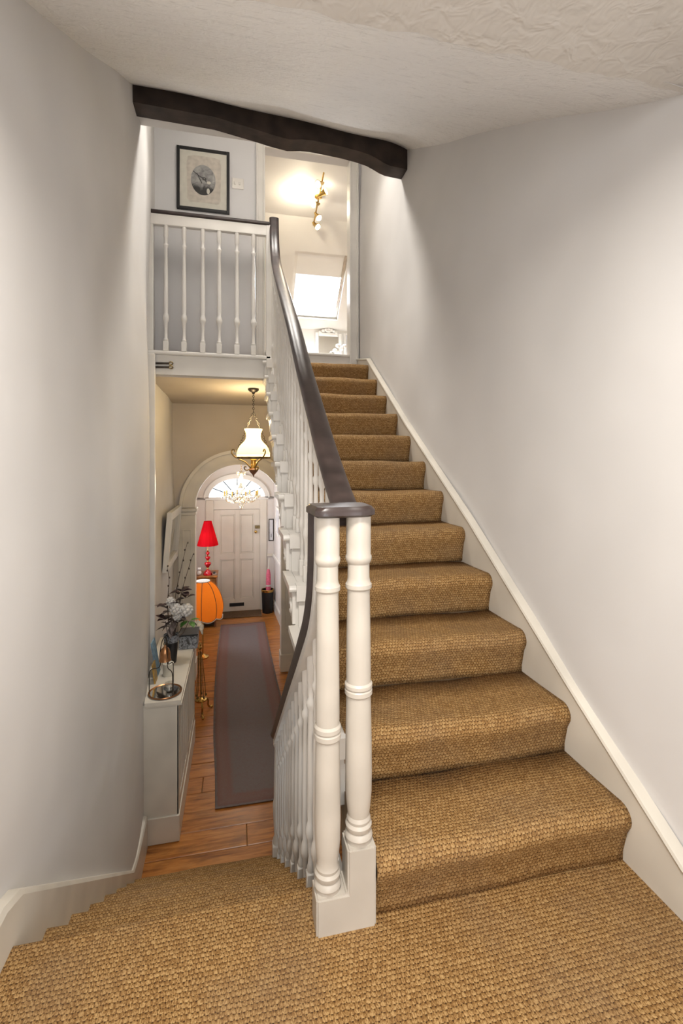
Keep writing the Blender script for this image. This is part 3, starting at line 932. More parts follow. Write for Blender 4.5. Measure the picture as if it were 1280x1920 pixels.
mm = MB(); mm.tube([(0.345, FY + 0.005, 0.0), (0.345, FY - 0.03, 0.0)], 0.012, 10); mm.sphere((0.345, FY - 0.045, 0.0), 0.03, 0.022, 0.03)
mm.build('knob', 'brass', dr)
for a, b in ((-0.585, -0.445), (0.425, 0.555)):
    MB().bbox(a, b, FY - 0.025, FY + 0.01, -1.52, 0.62, 0.005).build('frame_post', 'doorpaint', dr)
MB().bbox(-0.445, 0.425, FY - 0.02, FY + 0.01, 0.44, 0.62, 0.005).build('frame_head', 'doorpaint', dr)

# dado rails and skirtings in the hall and entrance
def hall_strip(xf, s, y0, y1, z0, z1, t, n=14):
    m = MB(); vs = []
    for k in range(n + 1):
        y = y0 + (y1 - y0) * k / n; x = xf(y)
        vs += [(x, y, z0), (x - s * t, y, z0), (x - s * t, y, z1 - t * 0.4), (x - s * t * 0.5, y, z1), (x, y, z1)]
    fs = []
    for k in range(n):
        for j in range(5):
            j2 = (j + 1) % 5
            fs.append((5 * k + j, 5 * k + j2, 5 * k + 5 + j2, 5 * k + 5 + j))
    fs += [(0, 1, 2, 3, 4), tuple(5 * n + j for j in range(5))]
    return m.add(vs, fs)
struct(hall_strip(xh, 1, 2.2, 6.36, HALL, HALL + 0.2, 0.025).build('baseboard_hall', 'cream', smooth=0), 'cream skirting along the hall under the stairs', 'skirting')
struct(hall_strip(xh, 1, 6.6, 9.19, HALL, HALL + 0.2, 0.025).build('baseboard_entrance', 'white', smooth=0), 'white skirting of the entrance beside the runner rug', 'skirting')
struct(hall_strip(xh, 1, 6.6, 9.19, -0.49, -0.44, 0.03).build('trim_3', 'white', smooth=0), 'white dado rail on the entrance wall beside the bin', 'dado rail')
struct(hall_strip(xh, 1, 2.2, 6.36, -0.49, -0.44, 0.03).build('trim_4', 'cream', smooth=0), 'cream dado rail on the wall below the stair brackets', 'dado rail')
struct(MB().bbox(0.56, 0.71, FY - 0.03, FY + 0.001, -0.49, -0.44, 0.006).build('trim_5', 'doorpaint'), 'short dado rail between front door and entrance wall', 'dado rail')
struct(hall_strip(xl, -1, 6.6, 9.19, HALL, HALL + 0.2, 0.02).build('baseboard_lamp', 'white', smooth=0), 'white skirting behind the orange lamp', 'skirting')
# vertical board where the wall meets the gallery
struct(MB().bbox(-0.80, -0.715, 4.40, 4.452, HALL, 2.292, 0.005).build('trim_6', 'white'), 'white vertical board below the gallery end', 'trim')

# ---- floor of the hall: planks laid across
m = MB(); m.box(-0.95, 1.0, 3.0, 9.3, -1.62, -1.545)
fl = struct(m.build('floor', 'under', smooth=0), 'worn orange pine board floor of the hall', 'floor')
y = 3.10; k = 0
while y < 9.18:
    w = 0.215 + random.uniform(-0.015, 0.02); y1 = min(y + w, 9.2)
    xs_ = [-0.9]
    j = {2: 0.07, 5: -0.3, 8: 0.45, 11: -0.4, 14: 0.3}.get(k)
    if j is not None: xs_.append(j)
    xs_.append(0.9)
    for a, b in zip(xs_, xs_[1:]):
        o = MB().bbox(a + 0.002, b - 0.002, y + 0.0025, y1 - 0.0025, -1.548, HALL + random.uniform(-0.0015, 0.0015), 0.004).build('plank', 'plank', fl, smooth=0)
        center(o)
    y = y1; k += 1

# ---- baseboards on the stair walls
m = MB()
path = [(-1.25, 0.14), (1.40, 0.14)] + [(1.5 + i * 0.166, 0.10 - i * 0.135) for i in range(11)] + [(3.3, HALL + 0.24), (3.67, HALL + 0.24)]
vs = []
for (y, z) in path:
    if y < 1.45: zb = -0.02
    elif y < 3.2: zb = max(HALL, lnose(y) - 0.27)
    else: zb = HALL
    x = xl(y) - 0.02
    vs += [(x, y, zb), (x + 0.045, y, zb), (x + 0.045, y, z - 0.02), (x + 0.037, y, z - 0.004), (x + 0.02, y, z), (x, y, z)]
fs = []
for k in range(len(path) - 1):
    for j in range(6):
        j2 = (j + 1) % 6
        fs.append((6 * k + j, 6 * k + j2, 6 * k + 6 + j2, 6 * k + 6 + j))
fs += [(0, 1, 2, 3, 4, 5), tuple(6 * (len(path) - 1) + j for j in range(6))]
m.add(vs, fs)
struct(m.build('baseboard_left', 'cream', smooth=25), 'cream skirting board running down beside the lower flight', 'skirting')

# right wall string with white cap
m = MB()
ST = [(1.09, 0.145), (1.57, 0.455), (2.36, 0.99), (3.367, 1.62), (4.30, 2.245), (4.42, 2.33), (4.84, 2.42)]
def st(y): return lerp_table([(a, b) for a, b in ST], y)
poly = [(-1.25, 0.0), (-1.25, 0.125), (1.0, 0.125)] + ST + [(4.84, 2.20), (4.3, 2.0)] + [(1.3, -0.05), (1.2, -0.05), (1.0, 0.0)]
m.prism(poly, 'x', XR + 0.004, XWR + 0.02)
cap = [(-1.25, 0.125), (0.98, 0.125), (1.05, 0.135)] + ST
m.sweep_x(cap, [(-0.004, -0.004), (-0.010, 0.006), (-0.006, 0.014), (0.012, 0.020), (0.030, 0.020), (0.030, -0.004)], XR + 0.004)
struct(m.build('baseboard_right', 'cream', smooth=25), 'cream stair string with a rounded white cap along the upward flight', 'stair string')

# =================================================================== STAIRS
# carpet builder: a (y,z) outline extruded across x, uv in metres
def carpet(name, prof, x0, x1, parent, nx=24, wob=0.003, seed=0, under=True):
    prof = [(Vector((a, b))) for a, b in prof]
    L = [0]
    for a, b in zip(prof, prof[1:]): L.append(L[-1] + (b - a).length)
    vs, uv = [], []
    for i, p in enumerate(prof):
        for k in range(nx + 1):
            x = x0 + (x1 - x0) * k / nx
            w = wob * (sin(x * 7 + seed) + 0.6 * sin(x * 17 + seed * 2.3 + p.x * 3))
            vs.append((x, p.x + w * 0.5, p.y + w)); uv.append((x, L[i] + seed * 0.137))
    w_ = nx + 1
    fs = [(i * w_ + k, i * w_ + k + 1, (i + 1) * w_ + k + 1, (i + 1) * w_ + k) for i in range(len(prof) - 1) for k in range(nx)]
    m = MB(); m.add(vs, fs)
    o = m.build(name, 'sisal', parent, smooth=50, uv=uv, recalc=False)
    if under:
        sd = o.modifiers.new('thickness', 'SOLIDIFY'); sd.thickness = 0.008; sd.offset = -1
    return o


def rise_profile(yn, zn, zlow, yback, ov=0.036, r=0.044, d=1):
    """riser from zlow, rounded nosing at yn, tread to yback; d=+1 climbs towards +y"""
    yr = yn + d * ov
    pts = [(yr + d * 0.0, zlow), (yr - d * 0.001, zlow + 0.03), (yr - d * 0.006, (zlow + zn - 2 * r) / 2), (yr - d * 0.018, zn - 2.0 * r)]
    for k in range(7):
        a = -pi * 0.10 + (pi * 0.6) * k / 6
        pts.append((yn + d * (r - r * cos(a)), zn - r + r * sin(a)))
    pts += [(yn + d * (r + 0.03), zn - 0.001), ((yn + d * r + yback) / 2, zn - 0.002), (yback, zn)]
    return pts


X0U = 0.385
stc = empty('stair_carpet', (0.8, 2.8, 0), 'woven golden sisal carpet fitted to the upward flight', 'carpet')
for i in range(12):
    yb = (UY[i - 1] + 0.037) if i > 0 else 4.84
    carpet('carpet_step', rise_profile(UY[i], UZ[i], UZ[i] - R + (0.0 if i < 11 else 0.0), yb), 0.362 if i < 11 else 0.388, XR + 0.004, stc, 30, 0.003, i * 1.7 + 0.5)

# landing carpet with its rounded edge over the first lower nosing
lc = empty('landing_carpet', (0.3, 0.3, 0), 'woven golden sisal carpet covering the half landing', 'carpet')
def low_profile(yn, zn, ystart, zlow):
    r = 0.03; pts = [(ystart, zn), ((ystart + yn) / 2, zn + 0.001), (yn - r - 0.04, zn)]
    for k in range(7):
        a = pi / 2 - (pi * 0.6) * k / 6
        pts.append((yn - r + r * cos(a), zn - r + r * sin(a)))
    pts += [(yn - 0.018, zn - 2.2 * r), (yn - 0.028, (zn + zlow) / 2), (yn - 0.034, zlow)]
    return pts
flat = [(-1.26, 0), (-0.6, 0), (0, 0), (0.5, 0), (0.9, 0), (1.2, 0)]
carpet('carpet_field', flat + low_profile(1.45, 0, 1.30, -R), -0.632, 0.30, lc, 40, 0.0, 0, False)
carpet('carpet_field', flat + [(1.30, 0), (1.318, 0)], 0.30, XR + 0.006, lc, 40, 0.0, 0, False)
sl = empty('stair_carpet', (-0.2, 2.4, -0.8), 'woven sisal carpet fitted to the flight going down to the hall', 'carpet')
for k in range(1, 8):
    carpet('carpet_step', low_profile(LY[k], LZ[k], LY[k - 1] - 0.036, LZ[k] - R), xl(LY[k]) - 0.01, 0.29, sl, 20, 0.002, k * 1.3)

# timber under the carpets, strings, brackets
su = empty('staircase', (0.8, 1.3, 0), 'white-painted straight staircase rising beside the right-hand plaster wall with scrolled brackets', 'staircase')
for i in range(12):
    yb = 4.46 if i == 0 else UY[i - 1] + 0.08
    z0 = UZ[i] - R - 0.06
    mm = MB(); mm.box(0.362, XR + 0.02, UY[i] + 0.05, yb, z0 if i < 11 else -0.05, UZ[i] - 0.014)
    mm.build('step', 'under', su, smooth=0)
    if i == 11: continue
    mm = MB(); mm.box(0.275, 0.364, UY[i] + 0.026, yb, z0 if i < 11 else -0.05, UZ[i] - 0.008); mm.box(0.262, 0.364, UY[i] - 0.003, UY[i] + 0.06, UZ[i] - 0.075, UZ[i] - 0.003)
    mm.build('tread_end', 'white', su, smooth=0)
# outer string, sawtooth top
poly = [(1.33, -0.05)]
for i in range(11, -1, -1):
    poly += [(UY[i] + 0.045, UZ[i] - R - 0.02 if i < 11 else -0.05), (UY[i] + 0.045, UZ[i] - 0.012)]
poly += [(4.47, 2.268), (4.47, under(4.47) + 0.06)]
poly += [(1.62, under(1.62) + 0.06), (1.40, -0.03), (1.33, -0.05)]
MB().prism(poly[1:], 'x', 0.262, 0.285).build('outer_string', 'white', su, smooth=20)
m = MB()
ya, yb = 1.66, 4.47
m.add([(0.262, ya, under(ya) + 0.06), (XWR, ya, under(ya) + 0.06), (XWR, yb, under(yb) + 0.06), (0.262, yb, under(yb) + 0.06),
       (0.262, ya, under(ya) + 0.03), (XWR, ya, under(ya) + 0.03), (XWR, yb, under(yb) + 0.03), (0.262, yb, under(yb) + 0.03)],
      [(0, 1, 2, 3), (7, 6, 5, 4), (0, 4, 5, 1), (1, 5, 6, 2), (2, 6, 7, 3), (3, 7, 4, 0)])
m.build('underside_panel', 'cream', su, smooth=0)
BR = smooth_path([(0.0, -0.03), (0.235, -0.03), (0.24, -0.055), (0.20, -0.065), (0.165, -0.085), (0.14, -0.115), (0.115, -0.125), (0.10, -0.15), (0.07, -0.165), (0.045, -0.155), (0.03, -0.175), (0.0, -0.18)], 3)
proto_br = None; proto_rt = None
for i in range(10):
    if proto_br is None:
        mm = MB(); mm.prism([(y, z) for y, z in BR], 'x', -0.014, 0.0)
        mm.tube([(-0.014, 0.06 + 0.03 * cos(t * 0.6), -0.11 + 0.03 * sin(t * 0.6)) for t in range(10)], 0.007, 6)
        proto_br = mm.build('bracket', 'white', su, smooth=30, local=True)
        mm = MB()   # return nosing: rounded end of the tread with a cove below
        mm.prism([(0, 0), (0.31, 0), (0.31, -0.03), (0, -0.03), (-0.010, -0.024), (-0.014, -0.015), (-0.010, -0.006)], 'x', -0.032, 0.012)
        mm.prism([(0.012, -0.028), (0.29, -0.028), (0.29, -0.045), (0.022, -0.045)], 'x', -0.018, 0.0)
        proto_rt = mm.build('tread_return', 'white', su, smooth=30, local=True)
        b, t = proto_br, proto_rt
        off = Vector(su.location)
        b.location = Vector((0.262, UY[i] + 0.045, UZ[i] - 0.012)) - off; t.location = Vector((0.262, UY[i] + 0.02, UZ[i] - 0.008)) - off
    else:
        inst(proto_br, Vector((0.262, UY[i] + 0.045, UZ[i] - 0.012)) - off, su)
        inst(proto_rt, Vector((0.262, UY[i] + 0.02, UZ[i] - 0.008)) - off, su)

slw = empty('staircase', (-0.2, 1.4, -0.76), 'straight staircase going down from the landing to the pine hall floor', 'staircase')
for k in range(8):
    yb = 1.28 if k == 0 else LY[k - 1] - 0.08
    MB().box(xl(LY[k]) - 0.01, 0.30, yb, LY[k] - 0.05, max(HALL - 0.03, LZ[k] - R - 0.06), LZ[k] - 0.014).build('step', 'under', slw, smooth=0)
# closed outer string of the lower flight (wall side of the flight under the balusters)
poly = []
for k in range(8):
    poly += [(LY[k] - 0.04 if k else 1.35, LZ[k] - 0.012)] if k == 0 else []
    poly += [(LY[k] - 0.04, LZ[k] - 0.012), (LY[k] - 0.04, LZ[k] - R - 0.012)]
poly[-1] = (LY[7] - 0.04, HALL)
poly += [(LY[7] - 0.35, HALL), (1.35, -0.35)]
MB().prism(poly, 'x', 0.285, 0.302).build('outer_string', 'white', slw, smooth=20)
struct(MB().box(-0.66, XR + 0.03, -1.3, 1.33, -0.12, -0.012).build('floor_landing', 'under', smooth=0), 'timber deck of the half landing below the carpet', 'floor')

# =================================================================== BALUSTRADES
# dark upper handrail
UPR = [(1.395, 1.168), (1.44, 1.180), (1.50, 1.212), (1.60, 1.268), (1.837, 1.42), (2.14, 1.634), (2.428, 1.842), (2.885, 2.19), (3.505, 2.625), (3.95, 2.935), (4.16, 3.10), (4.30, 3.255), (4.385, 3.43), (4.425, 3.60), (4.432, 3.64)]
up = smooth_path(UPR, 8)
def rail_prof(w, h, n=14):
    pts = []
    for k in range(n + 1):
        a = pi * k / n
        pts.append((w / 2 * cos(a), -h * 0.45 + h * 0.45 * (sin(a) ** 0.8)))
    pts += [(-w / 2 * 0.92, -h * 0.7), (-w / 2 * 0.70, -h), (w / 2 * 0.70, -h), (w / 2 * 0.92, -h * 0.7)]
    return pts
bu = empty('balustrade', (0.335, 1.31, 0), 'white baluster rail with dark swept handrail rising beside the upward flight', 'balustrade')
def xup(i): return 0.338
m = MB(); m.sweep_x(up, rail_prof(0.088, 0.05), xup)
hr = m.build('handrail', 'rail', bu, smooth=45)
m = MB(); m.sweep_x([(y, z) for y, z in up if y > 1.45][:-10], [(-0.028, -0.045), (0.028, -0.045), (0.028, -0.068), (-0.028, -0.068)], 0.338)
m.build('rail_fillet', 'white', bu, smooth=30)

def rail_z(path, y):
    for (a, b), (c, d) in zip(path, path[1:]):
        if a <= y <= c and c > a: return b + (d - b) * (y - a) / (c - a)
    return path[-1][1]

def baluster_mesh(h, seed=0, sq=0.032, name='baluster'):
    """turned stick baluster: square foot, vase with bulb, slim shaft, ring and square head"""
    m = MB(); q = sq / 2
    fb = 0.09
    m.bbox(-q, q, -q, q, 0, fb, 0.003)
    hb = min(0.30, h * 0.27)
    ht = h - 0.10
    prof = [(q * 0.70, fb), (q * 0.95, fb + 0.012), (q * 0.62, fb + 0.03), (q * 0.55, hb * 0.62), (q * 0.72, hb * 0.86),
            (q * 0.95, hb * 0.90), (q * 1.18, hb * 0.97), (q * 1.18, hb * 1.03), (q * 0.92, hb * 1.11), (q * 0.72, hb * 1.15),
            (q * 0.86, hb * 1.35), (q * 0.76, (hb + ht) * 0.52), (q * 0.60, ht - 0.10), (q * 0.95, ht - 0.085), (q * 0.95, ht - 0.07), (q * 0.58, ht - 0.058), (q * 0.64, ht - 0.01), (q * 0.88, ht), (q * 0.88, h)]
    m.lathe(prof, (0, 0, 0), 12)
    return m

# two balusters on each tread of the upper flight
off = Vector(bu.location)
for i in range(11):
    for t in ((0.085, 0.226) if i > 0 else (0.06,)):
        y = UY[i] + t
        if y < 1.42 or y > 4.40: continue
        zb = UZ[i] - 0.02; zt = rail_z(up, y) - 0.055
        o = baluster_mesh(zt - zb, sq=0.030).build('baluster', 'white', bu, smooth=40, local=True)
        o.location = Vector((0.318, y, zb)) - off

# double newel
POST_L = [(0.036, 0.100), (0.036, 0.108), (0.039, 0.116), (0.036, 0.126), (0.032, 0.131), (0.036, 0.139), (0.037, 0.148), (0.032, 0.156), (0.0335, 0.165), (0.030, 0.175), (0.033, 0.20), (0.0365, 0.24),
          (0.0375, 0.30), (0.0365, 0.40), (0.0345, 0.515), (0.034, 0.525), (0.0385, 0.531), (0.0385, 0.543), (0.035, 0.547), (0.0385, 0.552), (0.0385, 0.563), (0.034, 0.570), (0.0345, 0.60), (0.0335, 0.75), (0.0315, 0.935),
          (0.032, 0.945), (0.0365, 0.951), (0.0365, 0.962), (0.033, 0.967), (0.0305, 0.98), (0.0305, 1.02), (0.034, 1.026), (0.0365, 1.033), (0.0365, 1.042), (0.034, 1.048), (0.0345, 1.06), (0.0345, 1.164)]
def shift(prof, m_): return [(r, m_(z)) for r, z in prof]
nl = MB()
nl.lathe(POST_L, (0.2515, 1.312, 0), 28)
nl = nl.build('newel_post', 'post', bu, smooth=26)
zmap = lambda z: 0.225 + (z - 0.10) * (0.663 - 0.225) / (0.547 - 0.10) if z < 0.547 else 0.663 + (z - 0.547) * (1.164 - 0.663) / (1.164 - 0.547)
PR = [(r * 1.04, zmap(z)) for r, z in POST_L]
for j, (r, z) in enumerate(PR):
    if 0.93 < POST_L[j][1] < 1.05: PR[j] = (r, POST_L[j][1] + 0.002)
nr = MB(); nr.lathe(PR, (0.343, 1.312, 0), 28)
nr = nr.build('newel_post', 'post', bu, smooth=26)
m = MB(); poly = [(0.213, -0.012), (0.385, -0.012), (0.385, 0.225), (0.302, 0.225), (0.302, 0.102), (0.213, 0.102)]
bm = bmesh.new()
f1 = [bm.verts.new((x, 1.272, z)) for x, z in poly]; fc = bm.faces.new(f1)
r_ = bmesh.ops.extrude_face_region(bm, geom=[fc])
for v in r_['geom']:
    if isinstance(v, bmesh.types.BMVert): v.co.y += 0.08
bmesh.ops.recalc_face_normals(bm, faces=bm.faces)
bmesh.ops.bevel(bm, geom=bm.edges[:], offset=0.005, segments=2, affect='EDGES')
bm.verts.index_update()
m.add([v.co[:] for v in bm.verts], [[v.index for v in f.verts] for f in bm.faces]); bm.free()
m.build('newel_plinth', 'post', bu, smooth=40)
# dark cap joining the two rails
m = MB()
cap = smooth_path([(0.208, 1.268), (0.235, 1.256), (0.30, 1.262), (0.355, 1.262), (0.384, 1.285), (0.387, 1.33), (0.384, 1.42), (0.30, 1.43), (0.21, 1.42), (0.205, 1.34), (0.208, 1.268)], 5)[:-1]
inner = [((x - 0.297) * 0.90 + 0.297, (y - 1.345) * 0.90 + 1.345) for x, y in cap]
n = len(cap)
vs = [(x, y, 1.160) for x, y in inner] + [(x, y, 1.166) for x, y in cap] + [(x, y, 1.180) for x, y in cap] + [(x, y, 1.190) for x, y in inner]
fs = [tuple(range(n))[::-1], tuple(range(3 * n, 4 * n))]
for r in range(3):
    fs += [(r * n + k, r * n + (k + 1) % n, (r + 1) * n + (k + 1) % n, (r + 1) * n + k) for k in range(n)]
m.add(vs, fs); m.build('newel_cap', 'rail', bu, smooth=45)

# lower rail
LPR = [(1.40, 1.178), (1.405, 1.10), (1.412, 1.01), (1.445, 0.91), (1.52, 0.81), (1.66, 0.69), (1.85, 0.535), (2.12, 0.32), (2.45, 0.05), (2.80, -0.235), (2.97, -0.375)]
lp = smooth_path(LPR, 8)
bl = empty('balustrade', (0.245, 1.45, -1.0), 'white baluster rail with thin dark handrail descending to the hall', 'balustrade')
m = MB(); m.sweep_x(lp, [(dx, -dn - 0.05) for dx, dn in rail_prof(0.082, 0.045)][::-1] if False else rail_prof(0.082, 0.045), lambda i: 0.246)
m.build('handrail', 'rail', bl, smooth=45)
m = MB(); m.sweep_x(lp[2:], [(-0.030, -0.040), (0.030, -0.040), (0.030, -0.072), (-0.030, -0.072)], 0.250)
m.build('rail_fillet', 'white', bl, smooth=30)
m = MB(); m.sphere((0.246, 2.985, -0.405), 0.042, 0.03, 0.035); m.build('rail_end', 'rail', bl)
off = Vector(bl.location)
for k in range(1, 8):
    for t in (0.06, 0.185):
        y = LY[k - 1] + t - 0.02
        if y > 2.93: continue
        zb = LZ[k] - 0.012; zt = rail_z(lp, y) - 0.075 if y > 1.46 else 0.8
        o = baluster_mesh(zt - zb, sq=0.032).build('baluster', 'white', bl, smooth=40, local=True)
        o.location = Vector((0.250, y, zb)) - off
# slim end newel standing on the bottom step
m = MB(); m.bbox(0.215, 0.285, 2.93, 3.0, LZ[7] - 0.012 + R * 0, -1.08, 0.004)
m.lathe([(0.03, -1.09), (0.034, -1.06), (0.024, -1.03), (0.028, -0.95), (0.033, -0.85), (0.033, -0.83), (0.027, -0.80), (0.025, -0.6), (0.022, -0.48), (0.03, -0.46), (0.03, -0.42)], (0.25, 2.965, 0), 16)
m.build('end_newel', 'white', bl, smooth=40)

# gallery balustrade
bg_ = empty('balustrade', (-0.23, 4.45, 2.328), 'white gallery balusters under a thin black capped rail below the picture', 'balustrade')
MB().bbox(-0.80, 0.312, 4.428, 4.472, 3.455, 3.552, 0.004).build('top_rail', 'white', bg_, smooth=30)
mm = MB(); mm.bbox(-0.765, 0.30, 4.415, 4.485, 3.551, 3.585, 0.010); mm.build('rail_cap', 'rail', bg_, smooth=40)
off = Vector(bg_.location); pb = None
for x in (-0.629, -0.473, -0.31, -0.164, -0.005, 0.146):
    if pb is None:
        pb = baluster_mesh(3.457 - 2.326, sq=0.046).build('baluster', 'white', bg_, smooth=40, local=True)
        pb.location = Vector((x, 4.45, 2.326)) - off
    else:
        inst(pb, Vector((x, 4.45, 2.326)) - off, bg_)
MB().bbox(-0.79, -0.735, 4.43, 4.47, 2.326, 3.457, 0.004).build('half_baluster', 'white', bg_)
m = MB(); m.bbox(0.262, 0.315, 4.425, 4.475, 2.12, 3.56, 0.005); m.build('end_post', 'white', bg_)

# =================================================================== ON THE GALLERY WALL
pic = empty('framed_picture', (-0.33, GY - 0.015, 3.82), 'black-framed oval engraving on cream mount above the gallery rail', 'picture')
PX0, PX1, PZ0, PZ1 = -0.583, -0.078, 3.825, 4.445
for (a, b, c, d) in ((PX0, PX0 + 0.028, PZ0, PZ1), (PX1 - 0.028, PX1, PZ0, PZ1), (PX0 + 0.028, PX1 - 0.028, PZ1 - 0.028, PZ1), (PX0 + 0.028, PX1 - 0.028, PZ0, PZ0 + 0.028)):
    MB().bbox(a, b, GY - 0.03, GY - 0.001, c, d, 0.003).build('frame_side', 'black', pic)
MB().box(PX0 + 0.02, PX1 - 0.02, GY - 0.014, GY - 0.008, PZ0 + 0.02, PZ1 - 0.02).build('mount', 'paper', pic, smooth=0)
# ornamental paper with a wavy edge
w0, w1, h0, h1 = PX0 + 0.095, PX1 - 0.085, PZ0 + 0.085, PZ1 - 0.075
pts = []
for k in range(48):
    a = 2 * pi * k / 48; ca, sa = cos(a), sin(a); e = 0.22
    x = (w0 + w1) / 2 + (w1 - w0) / 2 * (abs(ca) ** e) * (1 if ca > 0 else -1) * (1 + 0.03 * sin(11 * a))
    z = (h0 + h1) / 2 + (h1 - h0) / 2 * (abs(sa) ** e) * (1 if sa > 0 else -1) * (1 + 0.02 * sin(9 * a))
    pts.append((x, z))
pp = MB().prism(pts, 'y', GY - 0.0155, GY - 0.0135).build('ornamental_border', 'paper2', pic, smooth=0)
pts = [(-0.332 + 0.118 * cos(2 * pi * k / 40), 4.135 + 0.150 * sin(2 * pi * k / 40)) for k in range(40)]
ov = center(MB().prism(pts, 'y', GY - 0.0170, GY - 0.0150).build('oval_engraving', 'engraving', pic, smooth=0))
mm = MB()
for a, b in (((-0.43, 4.215), (-0.36, 4.165)), ((-0.36, 4.165), (-0.315, 4.155)), ((-0.39, 4.195), (-0.345, 4.10)), ((-0.325, 4.155), (-0.30, 4.115))):
    mm.tube([(a[0], GY - 0.0172, a[1]), (b[0], GY - 0.0172, b[1])], 0.0035, 5)
mm.sphere((-0.322, GY - 0.017, 4.15), 0.02, 0.002, 0.016, 10, 6)
mm.build('engraved_figure', 'black', pic)
mm = MB(); mm.sphere((-0.28, GY - 0.0168, 4.115), 0.022, 0.0022, 0.016, 10, 6); mm.sphere((-0.322, GY - 0.0175, 4.15), 0.009, 0.0022, 0.008, 8, 6); mm.sphere((-0.285, GY - 0.0168, 4.03), 0.016, 0.0022, 0.03, 8, 6)
mm.build('engraved_highlight', 'paper', pic)
MB().box(PX0 + 0.026, PX1 - 0.026, GY - 0.0235, GY - 0.0225, PZ0 + 0.026, PZ1 - 0.026).build('glazing', glassm('picture_glass', (1, 1, 1), 0.96), pic, smooth=0)
sw = empty('light_switch', (0.01, GY - 0.005, 4.15), 'white double light switch beside the black-framed picture', 'light switch')
MB().bbox(-0.055, 0.062, GY - 0.012, GY - 0.0005, 4.095, 4.205, 0.004).build('plate', 'white', sw)
for x in (-0.025, 0.022):
    MB().bbox(x - 0.009, x + 0.009, GY - 0.018, GY - 0.011, 4.135, 4.165, 0.003).build('rocker', 'white', sw)

for z, y_ in ((2.213, 0), (2.178, 1)):
    t = empty('iron_hook', (-0.64, 4.44, z), 'upper of two dark iron rods with ring ends on the fascia' if y_ == 0 else 'lower of two dark iron rods with ring ends on the fascia', 'hook', 'iron rods on the gallery fascia')
    MB().tube([(-0.715, 4.438, z), (-0.60, 4.438, z + 0.003)], 0.009, 8).build('rod', 'iron', t)
    mm = MB(); mm.tube([(-0.585 + 0.016 * cos(a * pi / 6), 4.436, z + 0.004 + 0.013 * sin(a * pi / 6)) for a in range(13)], 0.006, 6, False); mm.build('ring_end', 'bronze', t)

# =================================================================== PENDANT OIL-LAMP LIGHT
PXX, PYY = 0.163, 4.97
pd = empty('pendant_lamp', (PXX, PYY, 2.10), 'bronze pendant oil-lamp light with glowing opal shade under the gallery', 'pendant lamp')
MB().lathe([(0.055, 2.098), (0.058, 2.085), (0.045, 2.07), (0.02, 2.06), (0.01, 2.04)], (PXX, PYY, 0), 20).build('ceiling_rose', 'iron', pd)
def chain(m, a, b, n, sag=0.0, r=0.0026):
    a, b = Vector(a), Vector(b); L = (b - a).length / n
    d = (b - a).normalized(); s = d.cross(Vector((0, 1, 0))).normalized(); s2 = d.cross(s)
    for k in range(n):
        c = a + (b - a) * ((k + 0.5) / n); q = s if k % 2 else s2
        m.tube([c + d * (L * 0.62 * cos(t * pi / 4)) + q * (0.009 * sin(t * pi / 4)) for t in range(9)], r, 5, False)
m = MB(); chain(m, (PXX, PYY, 2.05), (PXX, PYY, 1.86), 9); m.build('chain', 'iron', pd)
for s in (-1, 1):
    m = MB(); chain(m, (PXX, PYY, 1.86), (PXX + s * 0.165, PYY, 1.44), 18); m.build('chain', 'iron', pd)
MB().lathe([(0.160, 1.372), (0.170, 1.39), (0.172, 1.42), (0.160, 1.465), (0.135, 1.505), (0.10, 1.54), (0.082, 1.565), (0.074, 1.60), (0.078, 1.635), (0.092, 1.668), (0.094, 1.676), (0.088, 1.674), (0.072, 1.64), (0.068, 1.60), (0.076, 1.56), (0.13, 1.495), (0.155, 1.455), (0.165, 1.41)], (PXX, PYY, 0), 32, False, False).build('opal_shade', 'shade_glass', pd, smooth=60)
MB().lathe([(0.174, 1.385), (0.178, 1.378), (0.174, 1.366), (0.160, 1.362), (0.158, 1.372), (0.168, 1.385)], (PXX, PYY, 0), 32, False, False).build('shade_ring', 'bronze', pd)
for k in range(3):
    a = 2 * pi * k / 3 + pi if k else pi
    pts = [(0.03, 1.265), (0.055, 1.30), (0.09, 1.335), (0.15, 1.362), (0.195, 1.39), (0.222, 1.425), (0.215, 1.455), (0.195, 1.455), (0.187, 1.435)]
    pts = smooth_path(pts, 4)
    m = MB(); m.tube([(PXX + r * cos(a), PYY + r * sin(a), z) for r, z in pts], 0.007, 8)
    pts2 = smooth_path([(0.03, 1.265), (0.06, 1.245), (0.085, 1.25), (0.095, 1.272), (0.082, 1.285), (0.072, 1.275)], 4)
    m.tube([(PXX + r * cos(a), PYY + r * sin(a), z) for r, z in pts2], 0.006, 8)
    m.build('scroll_arm', 'bronze', pd)
MB().lathe([(0.02, 1.255), (0.034, 1.27), (0.028, 1.29), (0.028, 1.345), (0.035, 1.352), (0.034, 1.36)], (PXX, PYY, 0), 18).build('lamp_cup', 'brass', pd)
MB().lathe([(0.0005, 1.17), (0.006, 1.185), (0.012, 1.20), (0.028, 1.215), (0.044, 1.235), (0.046, 1.25), (0.036, 1.262), (0.018, 1.266)], (PXX, PYY, 0), 20).build('finial', 'finial', pd)
point('pendant_light', (PXX, PYY, 1.72), 8, (1.0, 0.78, 0.45), 0.07)
point('pendant_bulb_light', (PXX, PYY, 1.48), 3.2, (1.0, 0.80, 0.48), 0.05)

